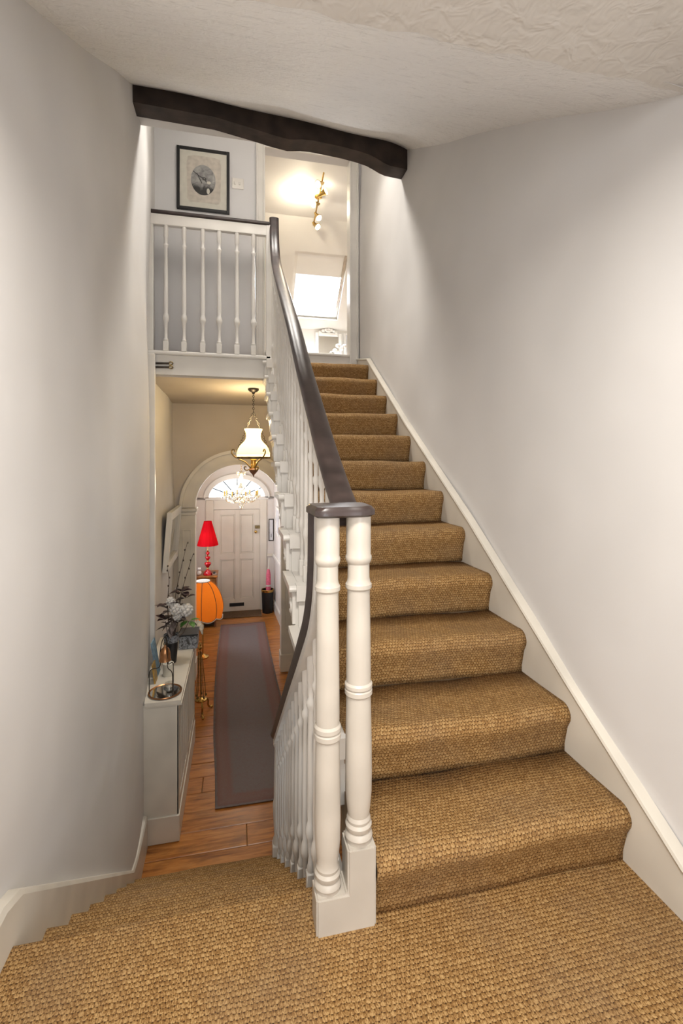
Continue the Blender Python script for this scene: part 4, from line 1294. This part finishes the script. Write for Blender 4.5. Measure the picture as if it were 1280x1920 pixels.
# =================================================================== CHANDELIER
CX, CY = 0.06, 7.8
ch = empty('chandelier', (CX, CY, 2.10), 'crystal chandelier with candle bulbs in front of the fanlight', 'chandelier')
MB().lathe([(0.05, 2.10), (0.05, 2.085), (0.02, 2.06)], (CX, CY, 0), 16).build('ceiling_rose', 'brass', ch)
m = MB(); chain(m, (CX, CY, 2.07), (CX, CY, 1.20), 26, r=0.003); m.build('chain', 'brass', ch)
MB().lathe([(0.01, 1.20), (0.075, 1.18), (0.07, 1.165), (0.022, 1.155), (0.03, 1.11), (0.045, 1.09), (0.022, 1.06), (0.022, 0.98), (0.04, 0.95), (0.055, 0.91), (0.03, 0.87), (0.028, 0.80), (0.06, 0.77), (0.075, 0.735), (0.05, 0.705), (0.02, 0.69), (0.004, 0.66)], (CX, CY, 0), 16).build('stem', 'crystal', ch)
proto = {}
drop = MB(); drop.lathe([(0.001, -0.045), (0.011, -0.026), (0.009, -0.010), (0.002, 0.0)], (0, 0, 0), 6)
drop_o = None
off = Vector(ch.location)
for k in range(8):
    a = 2 * pi * k / 8 + 0.25; ca, sa = cos(a), sin(a)
    pts = smooth_path([(0.05, 0.75), (0.12, 0.70), (0.19, 0.695), (0.25, 0.73), (0.275, 0.79)], 4)
    arm = MB().tube([(CX + r * ca, CY + r * sa, z) for r, z in pts], 0.010, 8).build('arm', 'crystal', ch)
    px, py = CX + 0.275 * ca, CY + 0.275 * sa
    MB().lathe([(0.012, 0.79), (0.045, 0.802), (0.048, 0.808), (0.012, 0.806)], (px, py, 0), 14).build('drip_pan', 'crystal', arm)
    MB().lathe([(0.013, 0.806), (0.013, 0.875), (0.008, 0.878)], (px, py, 0), 10).build('candle_tube', 'brass', arm)
    MB().lathe([(0.006, 0.876), (0.014, 0.895), (0.012, 0.915), (0.001, 0.95)], (px, py, 0), 10).build('bulb', 'bulb', arm)
    for j in range(5):
        b = a + 2 * pi * j / 5; q = Vector((px + 0.042 * cos(b), py + 0.042 * sin(b), 0.80)) - off
        if drop_o is None:
            drop_o = drop.build('crystal_drop', 'crystal', ch, smooth=0, local=True); drop_o.location = q
        else:
            inst(drop_o, q, ch, b)
    for j in range(3):
        r = 0.09 + 0.055 * j
        inst(drop_o, Vector((CX + r * cos(a + 0.39), CY + r * sin(a + 0.39), 0.735 - 0.02 * (j % 2))) - off, ch, a)
for k in range(12):
    a = 2 * pi * k / 12
    inst(drop_o, Vector((CX + 0.07 * cos(a), CY + 0.07 * sin(a), 0.70)) - off, ch, a)
    inst(drop_o, Vector((CX + 0.07 * cos(a), CY + 0.07 * sin(a), 1.175)) - off, ch, a)
    if k % 2: inst(drop_o, Vector((CX + 0.035 * cos(a), CY + 0.035 * sin(a), 0.655)) - off, ch, a)
MB().sphere((CX, CY, 0.60), 0.028, 0.028, 0.03).build('bottom_ball', 'crystal', ch)
point('chandelier_light', (CX, CY, 1.02), 9, (1.0, 0.80, 0.58), 0.12)

# =================================================================== HALL FURNISHINGS
# runner rug (wavy outline)
def rug_l(y): return lerp_table([(3.95, -0.178), (4.4, -0.20), (5.0, -0.245), (5.8, -0.277), (6.6, -0.292), (7.4, -0.295), (8.46, -0.285)], y)
def rug_r(y): return lerp_table([(3.95, 0.56), (5.0, 0.54), (6.08, 0.505), (7.2, 0.485), (8.46, 0.474)], y)
vs, uv = [], []; nu, nv = 14, 60
for j in range(nv + 1):
    y = 3.95 + 4.5 * j / nv
    for i in range(nu + 1):
        t = i / nu
        z = HALL + 0.010 + 0.0015 * sin(y * 5 + t * 3) + (0.004 * sin(y * 2.3) if t < 0.1 else 0)
        vs.append((rug_l(y) * (1 - t) + rug_r(y) * t, y, z)); uv.append((t, j / nv))
fs = [(j * (nu + 1) + i, j * (nu + 1) + i + 1, (j + 1) * (nu + 1) + i + 1, (j + 1) * (nu + 1) + i) for j in range(nv) for i in range(nu)]
rug = MB().add(vs, fs).build('runner_rug', 'rug', smooth=50, uv=uv, recalc=False)
sd = rug.modifiers.new('thickness', 'SOLIDIFY'); sd.thickness = 0.007; sd.offset = -1
tag(rug, 'long faded grey and red runner rug on the hall boards', 'rug')
tag(MB().bbox(-0.43, 0.44, 8.78, 9.16, HALL + 0.001, HALL + 0.016, 0.004).build('doormat', 'mat_brown'), 'brown coir doormat inside the front door', 'doormat')

# radiator cabinet
CBX0, CBX1, CBY0, CBY1, CBT = -0.668, -0.43, 3.69, 5.02, -0.457
cb = empty('radiator_cabinet', (-0.55, 4.35, HALL), 'long cream radiator cabinet with slatted front beside the runner rug', 'cabinet')
mm = MB(); mm.box(CBX0 - 0.012, CBX1 - 0.001, CBY0, CBY0 + 0.018, HALL + 0.002, CBT - 0.03); mm.box(CBX0, CBX1 - 0.05, CBY0 + 0.018, CBY1, HALL + 0.002, CBT - 0.03); mm.box(CBX1 - 0.05, CBX1 - 0.001, CBY1 - 0.018, CBY1, HALL + 0.002, CBT - 0.03)
mm.box(-0.76, CBX0, CBY0 + 0.28, CBY1, HALL + 0.002, CBT - 0.03)
mm.build('body', 'cream', cb, smooth=0)
mm = MB(); poly = [(CBX0 - 0.002, CBY0 - 0.018), (CBX1 + 0.016, CBY0 - 0.018), (CBX1 + 0.016, CBY1 + 0.02), (-0.765, CBY1 + 0.02), (-0.76, 4.5), (-0.70, 3.95)]
mm.prism(poly, 'z', CBT - 0.028, CBT); mm.prism([(x * 0.985 if i in (1, 2) else x, y + (0.008 if i in (0, 1) else 0)) for i, (x, y) in enumerate(poly)], 'z', CBT - 0.042, CBT - 0.028)
mm.build('top', 'cream', cb, smooth=0)
MB().bbox(CBX0, CBX1 + 0.006, CBY0 - 0.012, CBY1, HALL + 0.002, HALL + 0.20, 0.004).build('plinth', 'cream', cb)
for y0, y1 in ((CBY0, CBY0 + 0.09), (CBY0 + 0.62, CBY0 + 0.71), (CBY1 - 0.09, CBY1)):
    MB().bbox(CBX1 - 0.014, CBX1, y0, y1, HALL + 0.20, CBT - 0.042, 0.003).build('front_stile', 'cream', cb)
for z0, z1 in ((HALL + 0.20, HALL + 0.29), (CBT - 0.12, CBT - 0.042)):
    for y0, y1 in ((CBY0 + 0.09, CBY0 + 0.62), (CBY0 + 0.71, CBY1 - 0.09)):
        MB().bbox(CBX1 - 0.014, CBX1 - 0.001, y0, y1, z0, z1, 0.003).build('front_rail', 'cream', cb)
for y0, y1 in ((CBY0 + 0.09, CBY0 + 0.62), (CBY0 + 0.71, CBY1 - 0.09)):
    nsl = 9
    for j in range(nsl):
        y = y0 + (y1 - y0) * (j + 0.5) / nsl
        MB().bbox(CBX1 - 0.011, CBX1 - 0.004, y - 0.016, y + 0.016, HALL + 0.29, CBT - 0.12, 0.002).build('slat', 'cream', cb)

# bell stand on a round tray
BX_, BY_ = -0.545, 3.815
bs = empty('bell_stand', (BX_, BY_, CBT), 'wire stand with copper bell above a round tray on the cabinet end', 'bell stand')
MB().lathe([(0.112, 0.001), (0.120, 0.003), (0.125, 0.012), (0.123, 0.016), (0.115, 0.010), (0.0, 0.006)], (BX_, BY_, CBT), 28, True, False).build('tray', 'copper', bs)
MB().lathe([(0.11, 0.008), (0.11, 0.011), (0.0, 0.011)], (BX_, BY_, CBT), 28, False, False).build('tray_glass', 'mirror', bs)
for k in range(3):
    a = pi + 2 * pi * k / 3 + 0.1
    pts = smooth_path([(0.113, 0.01), (0.114, 0.10), (0.112, 0.17), (0.093, 0.195), (0.05, 0.20), (0.035, 0.225), (0.038, 0.30), (0.022, 0.40), (0.0, 0.435)], 4)
    MB().tube([(BX_ + r * cos(a), BY_ + r * sin(a), CBT + z) for r, z in pts], 0.0035, 6).build('wire_leg', 'iron', bs)
bell = MB().lathe([(0.046, 0.25), (0.044, 0.258), (0.040, 0.28), (0.038, 0.31), (0.030, 0.338), (0.012, 0.355), (0.006, 0.37)], (BX_, BY_, CBT), 18).build('bell', 'copper', bs)
MB().tube([(BX_ + 0.010 * cos(t * pi / 5), BY_, CBT + 0.378 + 0.012 * sin(t * pi / 5)) for t in range(11)], 0.003, 6, False).build('hanging_ring', 'iron', bell)
MB().lathe([(0.001, 0.228), (0.010, 0.236), (0.010, 0.246), (0.003, 0.256)], (BX_, BY_, CBT), 10).build('clapper', 'black', bell)
cg = empty('glass_votive', (BX_ + 0.03, BY_ + 0.0, CBT + 0.012), 'small clear glass candle holder on the round tray', 'candle holder')
MB().lathe([(0.026, 0.012), (0.030, 0.03), (0.033, 0.075), (0.030, 0.075), (0.026, 0.03), (0.0, 0.02)], (BX_ + 0.03, BY_, CBT), 16, True, False).build('glass', 'clearglass', cg)
MB().lathe([(0.022, 0.022), (0.022, 0.045), (0.0, 0.045)], (BX_ + 0.03, BY_, CBT), 14, True, False).build('candle', 'petal', cg)
m = empty('candle_jar', (-0.565, 4.13, CBT), 'cream pillar candle behind the bell stand on the cabinet', 'candle')
MB().lathe([(0.042, 0.0), (0.044, 0.008), (0.044, 0.10), (0.038, 0.105), (0.0, 0.098)], (-0.565, 4.13, CBT), 20, True, False).build('wax', 'paper', m)
MB().tube([(-0.565, 4.13, CBT + 0.096), (-0.563, 4.13, CBT + 0.115)], 0.002, 5).build('wick', 'black', m)

# leaning cards by the wall
def leaning(name, y0, y1, x0, x1, h, mat, label):
    m = MB(); t = 0.010
    vs = [(x0, y0, CBT + 0.001), (x0 + t, y0, CBT + 0.001), (x1 + t, y0, CBT + h), (x1, y0, CBT + h), (x0, y1, CBT + 0.001), (x0 + t, y1, CBT + 0.001), (x1 + t, y1, CBT + h), (x1, y1, CBT + h)]
    m.add(vs, [(0, 1, 2, 3), (4, 7, 6, 5), (0, 4, 5, 1), (1, 5, 6, 2), (2, 6, 7, 3), (3, 7, 4, 0)])
    return tag(m.build(name, mat, smooth=0), label, 'card')
leaning('greeting_card', 4.10, 4.25, -0.655, -0.70, 0.28, 'blue', 'blue card leaning on the wall behind the bell stand')
leaning('postcard', 3.98, 4.09, -0.652, -0.672, 0.15, 'gold', 'small ochre postcard leaning on the wall beside the candle')

# flower arrangement
VX, VY = -0.575, 4.39
fa = empty('flower_arrangement', (VX, VY, CBT), 'black vase of maroon leaves, white blooms and long bare twigs', 'vase')
MB().lathe([(0.040, 0.0), (0.044, 0.01), (0.052, 0.10), (0.058, 0.19), (0.056, 0.19), (0.0, 0.17)], (VX, VY, CBT), 22, True, False).build('vase', 'black', fa)
MB().lathe([(0.0585, 0.185), (0.064, 0.19), (0.066, 0.25), (0.062, 0.252), (0.056, 0.20)], (VX, VY, CBT), 22, False, False).build('vase_rim', 'tin', fa)
for pts in ([(VX + 0.01, VY, 0.2), (VX + 0.03, VY - 0.01, 0.55), (VX + 0.085, VY + 0.01, 0.85), (VX + 0.135, VY, 1.06)],
            [(VX + 0.02, VY, 0.2), (VX + 0.07, VY + 0.02, 0.55), (VX + 0.13, VY + 0.03, 0.78), (VX + 0.185, VY, 0.955)],
            [(VX - 0.01, VY, 0.2), (VX - 0.03, VY - 0.01, 0.5), (VX - 0.02, VY, 0.72), (VX - 0.035, VY, 0.86)]):
    pts = [(x, y, CBT + z) for x, y, z in smooth_path(pts, 5)]
    m = MB(); m.tube(pts, [0.0045 - 0.0028 * i / len(pts) for i in range(len(pts))], 6)
    for i in range(5, len(pts), 2):
        s = 1 if (i // 2) % 2 else -1
        m.sphere((pts[i][0] + s * 0.006, pts[i][1], pts[i][2]), 0.0055, 0.0055, 0.010, 6, 5)
    m.build('twig', 'twig', fa)
def leaf_mesh(L, w):
    vs = []; n = 5
    for i in range(n + 1):
        t = i / n; ww = w * (sin(pi * min(1, t * 1.02)) ** 0.8) if 0 < t < 1 else 0.0005
        z = -0.25 * L * t * t
        vs += [(-ww, L * t, z + ww * 0.35), (0, L * t, z), (ww, L * t, z + ww * 0.35)]
    fs = []
    for i in range(n):
        b = 3 * i
        fs += [(b, b + 1, b + 4, b + 3), (b + 1, b + 2, b + 5, b + 4)]
    return MB().add(vs, fs)
protos = {}
rng = random.Random(3)
def leaves(mat, centre, n, L, w, spread, up=0.3):
    for k in range(n):
        key = mat
        a = 2 * pi * k / n + rng.uniform(-0.3, 0.3); tl = up + rng.uniform(-0.5, 0.6)
        d = Vector((cos(a), sin(a) * 0.7, tl)).normalized()
        loc = Vector(centre) + d * spread - Vector(fa.location)
        q = d.to_track_quat('Y', 'Z').to_euler()
        if key not in protos:
            o = leaf_mesh(L, w).build('leaf', mat, fa, smooth=60, local=True, recalc=False); protos[key] = o
            o.location = loc; o.rotation_euler = q
        else:
            s = rng.uniform(0.8, 1.15); inst(protos[key], loc, fa, rot=q, scale=(s, s, s))
leaves('leaf_dark', (VX + 0.085, VY, 0.16), 6, 0.083, 0.034, 0.012, 0.35)
leaves('leaf_dark', (VX - 0.03, VY - 0.02, 0.06), 5, 0.083, 0.034, 0.012, 0.2)
leaves('leaf_dark', (VX + 0.12, VY + 0.01, 0.10), 4, 0.077, 0.030, 0.01, 0.2)
leaves('leaf_dark', (VX - 0.05, VY, -0.08), 5, 0.083, 0.030, 0.01, 0.1)
leaves('leaf_grey', (VX + 0.0, VY - 0.02, -0.13), 8, 0.122, 0.027, 0.02, 0.3)
leaves('leaf_grey', (VX + 0.0, VY, 0.0), 7, 0.088, 0.034, 0.02, 0.2)
leaves('leaf_grey', (VX + 0.04, VY - 0.03, -0.06), 7, 0.088, 0.030, 0.02, 0.0)
leaves('leaf_green', (VX + 0.15, VY - 0.01, -0.10), 6, 0.083, 0.026, 0.012, 0.0)
for (dx, dy, z, r) in ((0.13, -0.05, 0.015, 0.058), (0.045, -0.06, 0.03, 0.052), (0.0, -0.04, 0.095, 0.040), (0.06, -0.05, -0.04, 0.04)):
    m = MB(); c = Vector((VX + dx, VY + dy, z))
    for k in range(26):
        t = math.acos(1 - 2 * (k + 0.5) / 26); a = k * 2.399
        p = c + Vector((sin(t) * cos(a), sin(t) * sin(a), cos(t))) * r * 0.75
        m.sphere(p, r * 0.36, r * 0.36, r * 0.32, 6, 5)
    m.build('white_bloom', 'petal', fa)
m = MB()
for (dx, z) in ((0.085, 0.15), (-0.03, 0.05), (0.13, 0.0), (0.15, -0.10), (0.045, 0.02), (0.0, 0.07), (-0.05, -0.09)):
    m.tube([(VX + dx * 0.25, VY, CBT + 0.2), (VX + dx * 0.7, VY, (CBT + 0.2 + z) / 2 - 0.02), (VX + dx, VY, z)], 0.003, 5)
m.build('stems', 'twig', fa)

# printed tin box with dark lid edge, and a crumpled lace cloth
bx = empty('tin_box', (-0.45, 4.74, CBT), 'grey floral-printed tin box on the far end of the cabinet', 'box')
mm = MB(); mm.bbox(-0.545, -0.375, 4.66, 4.86, CBT + 0.001, CBT + 0.125, 0.004); mm.build('box_body', 'tin', bx)
mm = MB(); mm.bbox(-0.55, -0.37, 4.655, 4.865, CBT + 0.126, CBT + 0.142, 0.003); mm.build('lid', 'black', bx)
def lace(u, v):
    x = -0.60 + u * 0.26; y = 4.90 + v * 0.14
    z = CBT + 0.03 + 0.13 * math.exp(-((u - 0.75) / 0.3) ** 2) * (0.6 + 0.4 * sin(v * 3)) + 0.02 * sin(u * 17 + v * 9) * u + 0.012 * sin(u * 31 - v * 22)
    return (x, y + 0.015 * sin(u * 13), z)
o = MB().grid(lace, 26, 14).build('lace_cloth', 'petal', smooth=60, recalc=False)
sd = o.modifiers.new('thickness', 'SOLIDIFY'); sd.thickness = 0.004
tag(o, 'crumpled white lace cloth behind the tin box', 'cloth')

# mirror on the hall wall, leaning out a little
hm = empty('wall_mirror', (-0.80, 5.7, 0.15), 'white-framed rectangular mirror on the hall wall above the twigs', 'mirror')
def mbox(y0, y1, z0, z1, t0, t1):
    vs = []
    for t in (t0, t1):
        for z in (z0, z1):
            for y in (y0, y1):
                vs.append((-0.795 + 0.05 * (z - z0 + (z0 - 0.13)) / 0.65 + t, y, z))
    return MB().add(vs, [(0, 2, 3, 1), (4, 5, 7, 6), (0, 1, 5, 4), (2, 6, 7, 3), (0, 4, 6, 2), (1, 3, 7, 5)])
for a in ((5.35, 5.45, 0.13, 0.78), (6.2, 6.3, 0.13, 0.78), (5.45, 6.2, 0.13, 0.22), (5.45, 6.2, 0.69, 0.78)):
    mbox(*a, 0.0, 0.05).build('frame_side', 'white', hm, smooth=0)
mbox(5.45, 6.2, 0.22, 0.69, 0.01, 0.022).build('mirror_glass', 'mirror', hm, smooth=0)

# brass fire-tool stand
ft = empty('fire_tool_stand', (-0.405, 5.52, HALL), 'brass fireside tool stand with scrolled feet beside the rug', 'fire tools')
FXX, FYY = -0.405, 5.52
MB().tube([(FXX, FYY, HALL + 0.14), (FXX - 0.01, FYY, HALL + 0.74)], 0.006, 8).build('centre_pole', 'brass', ft)
MB().lathe([(0.008, 0.72), (0.02, 0.735), (0.022, 0.75), (0.012, 0.765), (0.016, 0.785), (0.002, 0.81)], (FXX - 0.01, FYY, HALL), 12).build('top_knob', 'brass', ft)
for k in range(5):
    a = 2 * pi * k / 5 + 0.3; s = 0.03 + 0.04
    m = MB(); m.tube([(FXX - 0.01 + 0.02 * cos(a), FYY + 0.02 * sin(a), HALL + 0.70), (FXX + 0.035 * cos(a), FYY + 0.035 * sin(a), HALL + 0.42), (FXX + 0.055 * cos(a), FYY + 0.055 * sin(a), HALL + 0.20)], 0.004, 6)
    m.sphere((FXX + 0.055 * cos(a), FYY + 0.055 * sin(a), HALL + 0.20), 0.012, 0.012, 0.018, 8, 6)
    m.build('fire_tool', 'bronze', ft)
MB().lathe([(0.02, 0.13), (0.062, 0.145), (0.066, 0.16), (0.05, 0.17), (0.012, 0.18)], (FXX, FYY, HALL), 16).build('drip_plate', 'brass', ft)
for k in range(3):
    a = 2 * pi * k / 3 - 1.35
    pts = smooth_path([(0.03, 0.14), (0.07, 0.145), (0.10, 0.11), (0.10, 0.06), (0.12, 0.025), (0.15, 0.018)], 4)
    m = MB(); m.tube([(FXX + r * cos(a), FYY + r * sin(a), HALL + z) for r, z in pts], 0.010, 8)
    m.sphere((FXX + 0.152 * cos(a), FYY + 0.152 * sin(a), HALL + 0.0165), 0.016, 0.016, 0.0155, 10, 7)
    m.build('foot', 'brass', ft)

# orange dome floor lamp
OX, OY = -0.495, 7.1
ol = empty('dome_lamp', (OX, OY, HALL), 'orange fabric dome lamp with dark ribs behind the arch pilaster', 'lamp')
MB().lathe([(0.085, 0.001), (0.085, 0.02), (0.05, 0.03), (0.02, 0.06)], (OX, OY, HALL), 24).build('base', 'brass', ol)
MB().tube([(OX, OY, HALL + 0.05), (OX, OY, HALL + 0.98)], 0.011, 10).build('pole', 'brass', ol)
prof = [(0.272, -0.895), (0.286, -0.83), (0.288, -0.75), (0.268, -0.65), (0.225, -0.54), (0.165, -0.455), (0.10, -0.405)]
prof = smooth_path(prof, 4)
n = 48; vs = []
for j, (r, z) in enumerate(prof):
    for k in range(n):
        a = 2 * pi * k / n; g = abs(sin(4 * a))
        rr = r * (1 + 0.03 * g); zz = z - (0.035 * g if j == 0 else 0.02 * g if j == 1 else 0)
        vs.append((OX + rr * cos(a), OY + rr * sin(a), zz))
fs = [(j * n + k, j * n + (k + 1) % n, (j + 1) * n + (k + 1) % n, (j + 1) * n + k) for j in range(len(prof) - 1) for k in range(n)]
o = MB().add(vs, fs).build('shade', 'orangeshade', ol, smooth=60)
for k in range(8):
    a = 2 * pi * k / 8
    MB().tube([(OX + (r * 1.004) * cos(a), OY + (r * 1.004) * sin(a), z) for r, z in prof], 0.0055, 6).build('rib', 'finial', o)
MB().lathe([(0.105, -0.412), (0.103, -0.396), (0.06, -0.392), (0.0, -0.392)], (OX, OY, 0), 24, False, False).build('shade_top', 'petal', o)
MB().tube([(OX + (0.281 + 0.009 * abs(sin(4 * t * pi / 48))) * cos(t * pi / 48), OY + (0.281 + 0.009 * abs(sin(4 * t * pi / 48))) * sin(t * pi / 48), -0.903 - 0.033 * abs(sin(4 * t * pi / 48))) for t in range(97)], 0.006, 6, False).build('trim_braid', 'petal', o)
point('dome_light', (OX, OY, -0.66), 0.9, (1.0, 0.72, 0.40), 0.05)

# wooden cabinet with the red lamp
wc = empty('wooden_cabinet', (-0.52, 8.55, HALL), 'small polished wooden cabinet carrying the red lamp by the front door', 'cabinet')
MB().bbox(-0.70, -0.355, 8.36, 8.78, HALL + 0.12, -0.655, 0.004).build('body', 'wood', wc)
MB().bbox(-0.72, -0.335, 8.335, 8.80, -0.655, -0.622, 0.006).build('top', 'wood', wc)
for x in (-0.69, -0.39):
    for y in (8.37, 8.74):
        MB().bbox(x, x + 0.03, y, y + 0.03, HALL + 0.002, HALL + 0.12, 0.003).build('leg', 'finial', wc)
MB().bbox(-0.685, -0.37, 8.39, 8.75, HALL + 0.04, HALL + 0.10, 0.004).build('shelf_base', 'black', wc)
d = MB().bbox(-0.685, -0.37, 8.348, 8.36, -0.80, -0.68, 0.004).build('drawer', 'wood', wc)
MB().sphere((-0.53, 8.338, -0.74), 0.014, 0.012, 0.014, 10, 7).build('knob', 'brass', d)
d = MB().bbox(-0.685, -0.37, 8.348, 8.36, -1.36, -0.82, 0.004).build('door', 'wood', wc)
MB().sphere((-0.395, 8.338, -1.08), 0.012, 0.012, 0.012, 10, 7).build('knob', 'brass', d)

RX_, RY_ = -0.505, 8.45
rl = empty('red_table_lamp', (RX_, RY_, -0.622), 'red glass table lamp with red tapered shade on the wooden cabinet', 'lamp')
MB().lathe([(0.075, 0.001), (0.075, 0.03), (0.055, 0.06), (0.022, 0.095), (0.012, 0.11)], (RX_, RY_, -0.622), 8).build('foot', 'redglass', rl)
for z, r in ((0.175, 0.058), (0.285, 0.044), (0.37, 0.034)):
    m = MB(); zc = -0.622 + z
    m.lathe([(0.002, -r * 1.05), (r * 0.35, -r * 0.75), (r * 0.8, -r * 0.1), (r, r * 0.35), (r * 0.85, r * 0.7), (r * 0.45, r * 0.85), (r * 0.1, r * 0.7)], (RX_, RY_, zc), 20); m.build('glass_heart', 'redglass', rl)
for z in (0.112, 0.235, 0.328, 0.41):
    MB().lathe([(0.012, -0.012), (0.02, 0), (0.012, 0.012)], (RX_, RY_, -0.622 + z), 12).build('brass_collar', 'brass', rl)
MB().tube([(RX_, RY_, -0.52), (RX_, RY_, 0.22)], 0.006, 8).build('rod', 'brass', rl)
n = 32; vs = []
for (r, z) in ((0.178, -0.105), (0.176, -0.09), (0.068, 0.30), (0.066, 0.313)):
    for k in range(n): vs.append((RX_ + r * cos(2 * pi * k / n) * (1.0 + 0.02 * (k % 2)), RY_ + r * sin(2 * pi * k / n) * (1.0 + 0.02 * (k % 2)), z))
fs = [(j * n + k, j * n + (k + 1) % n, (j + 1) * n + (k + 1) % n, (j + 1) * n + k) for j in range(3) for k in range(n)]
MB().add(vs, fs).build('shade', 'redshade', rl, smooth=0)
point('red_lamp_light', (RX_, RY_, 0.02), 0.4, (1.0, 0.80, 0.60), 0.03)
tl = empty('telephone', (-0.39, 8.42, -0.622), 'small black telephone on the wooden cabinet beside the red lamp', 'telephone')
MB().bbox(-0.425, -0.355, 8.37, 8.47, -0.621, -0.595, 0.004).build('body', 'steel', tl)
MB().bbox(-0.415, -0.375, 8.38, 8.46, -0.594, -0.57, 0.006).build('handset', 'black', tl)
tb = empty('white_ornament', (-0.645, 8.42, -0.622), 'small white figurine on the wooden cabinet behind the orange lamp', 'ornament')
m = MB(); m.sphere((-0.645, 8.42, -0.575), 0.04, 0.035, 0.045); m.sphere((-0.645, 8.415, -0.51), 0.03, 0.028, 0.028); m.sphere((-0.665, 8.415, -0.487), 0.011, 0.008, 0.011, 8, 6); m.sphere((-0.625, 8.415, -0.487), 0.011, 0.008, 0.011, 8, 6)
m.build('figure', 'petal', tb)
m = MB(); m.sphere((-0.655, 8.388, -0.506), 0.004, 0.004, 0.004, 6, 5); m.sphere((-0.635, 8.388, -0.506), 0.004, 0.004, 0.004, 6, 5); m.build('eyes', 'black', tb)

# waste bin with pink umbrella
bn = empty('waste_bin', (0.56, 9.0, HALL), 'black round bin with a gold rim beside the front door', 'bin')
MB().lathe([(0.095, 0.001), (0.098, 0.01), (0.115, 0.43), (0.111, 0.43), (0.092, 0.02), (0.0, 0.015)], (0.56, 9.0, HALL), 24, True, False).build('bin_body', 'black', bn)
MB().lathe([(0.1155, 0.40), (0.120, 0.41), (0.121, 0.44), (0.114, 0.447), (0.110, 0.44)], (0.56, 9.0, HALL), 24, False, False).build('rim', 'brass', bn)
um = empty('umbrella', (0.575, 8.99, HALL + 0.03), 'rolled pink umbrella standing in the black bin', 'umbrella')
mm = MB(); mm.lathe([(0.02, 0.02), (0.032, 0.10), (0.042, 0.30), (0.046, 0.55), (0.042, 0.72), (0.030, 0.80), (0.018, 0.83)], (0.575, 8.99, HALL), 12); mm.build('canopy', 'pink', um)
MB().tube([(0.575, 8.99, HALL + 0.82), (0.59, 8.99, HALL + 1.0), (0.592, 8.99, HALL + 1.03)], [0.014, 0.016, 0.014], 10).build('handle', 'paper', um)
MB().lathe([(0.0455, 0.50), (0.049, 0.51), (0.047, 0.53)], (0.575, 8.99, HALL), 12, False, False).build('tie_band', 'petal', um)

# narrow frame on the front wall, two pictures on the entrance wall
nf = empty('narrow_frame', (0.64, FY - 0.01, -0.19), 'narrow grey-framed print on the wall right of the front door', 'picture')
for (a, b, c, d) in ((0.592, 0.606, -0.19, 0.238), (0.676, 0.690, -0.19, 0.238), (0.606, 0.676, 0.224, 0.238), (0.606, 0.676, -0.19, -0.176)):
    MB().bbox(a, b, FY - 0.022, FY - 0.001, c, d, 0.003).build('frame_side', 'iron', nf)
MB().box(0.604, 0.678, FY - 0.012, FY - 0.004, -0.178, 0.226).build('print', 'screen', nf, smooth=0)
MB().box(0.636, 0.646, FY - 0.0135, FY - 0.0115, -0.12, -0.05).build('print_mark', 'iron', nf, smooth=0)
for (y0, y1, z0, z1, fm, lab) in ((7.35, 7.95, -0.05, 0.55, 'gold', 'gold-framed picture on the pink entrance wall'), (8.25, 8.75, 0.02, 0.52, 'white', 'white-framed picture beyond the gold-framed one')):
    t = empty('framed_picture', (0.76, (y0 + y1) / 2, z0), lab, 'picture')
    for (a, b, c, d) in ((y0, y0 + 0.035, z0, z1), (y1 - 0.035, y1, z0, z1), (y0 + 0.035, y1 - 0.035, z1 - 0.035, z1), (y0 + 0.035, y1 - 0.035, z0, z0 + 0.035)):
        x = min(xh(a), xh(b)) - 0.003
        MB().bbox(x - 0.025, x, a, b, c, d, 0.004).build('frame_side', fm, t)
    x = min(xh(y0), xh(y1)) - 0.003
    MB().box(x - 0.012, x - 0.004, y0 + 0.03, y1 - 0.03, z0 + 0.03, z1 - 0.03).build('print', 'screen', t, smooth=0)
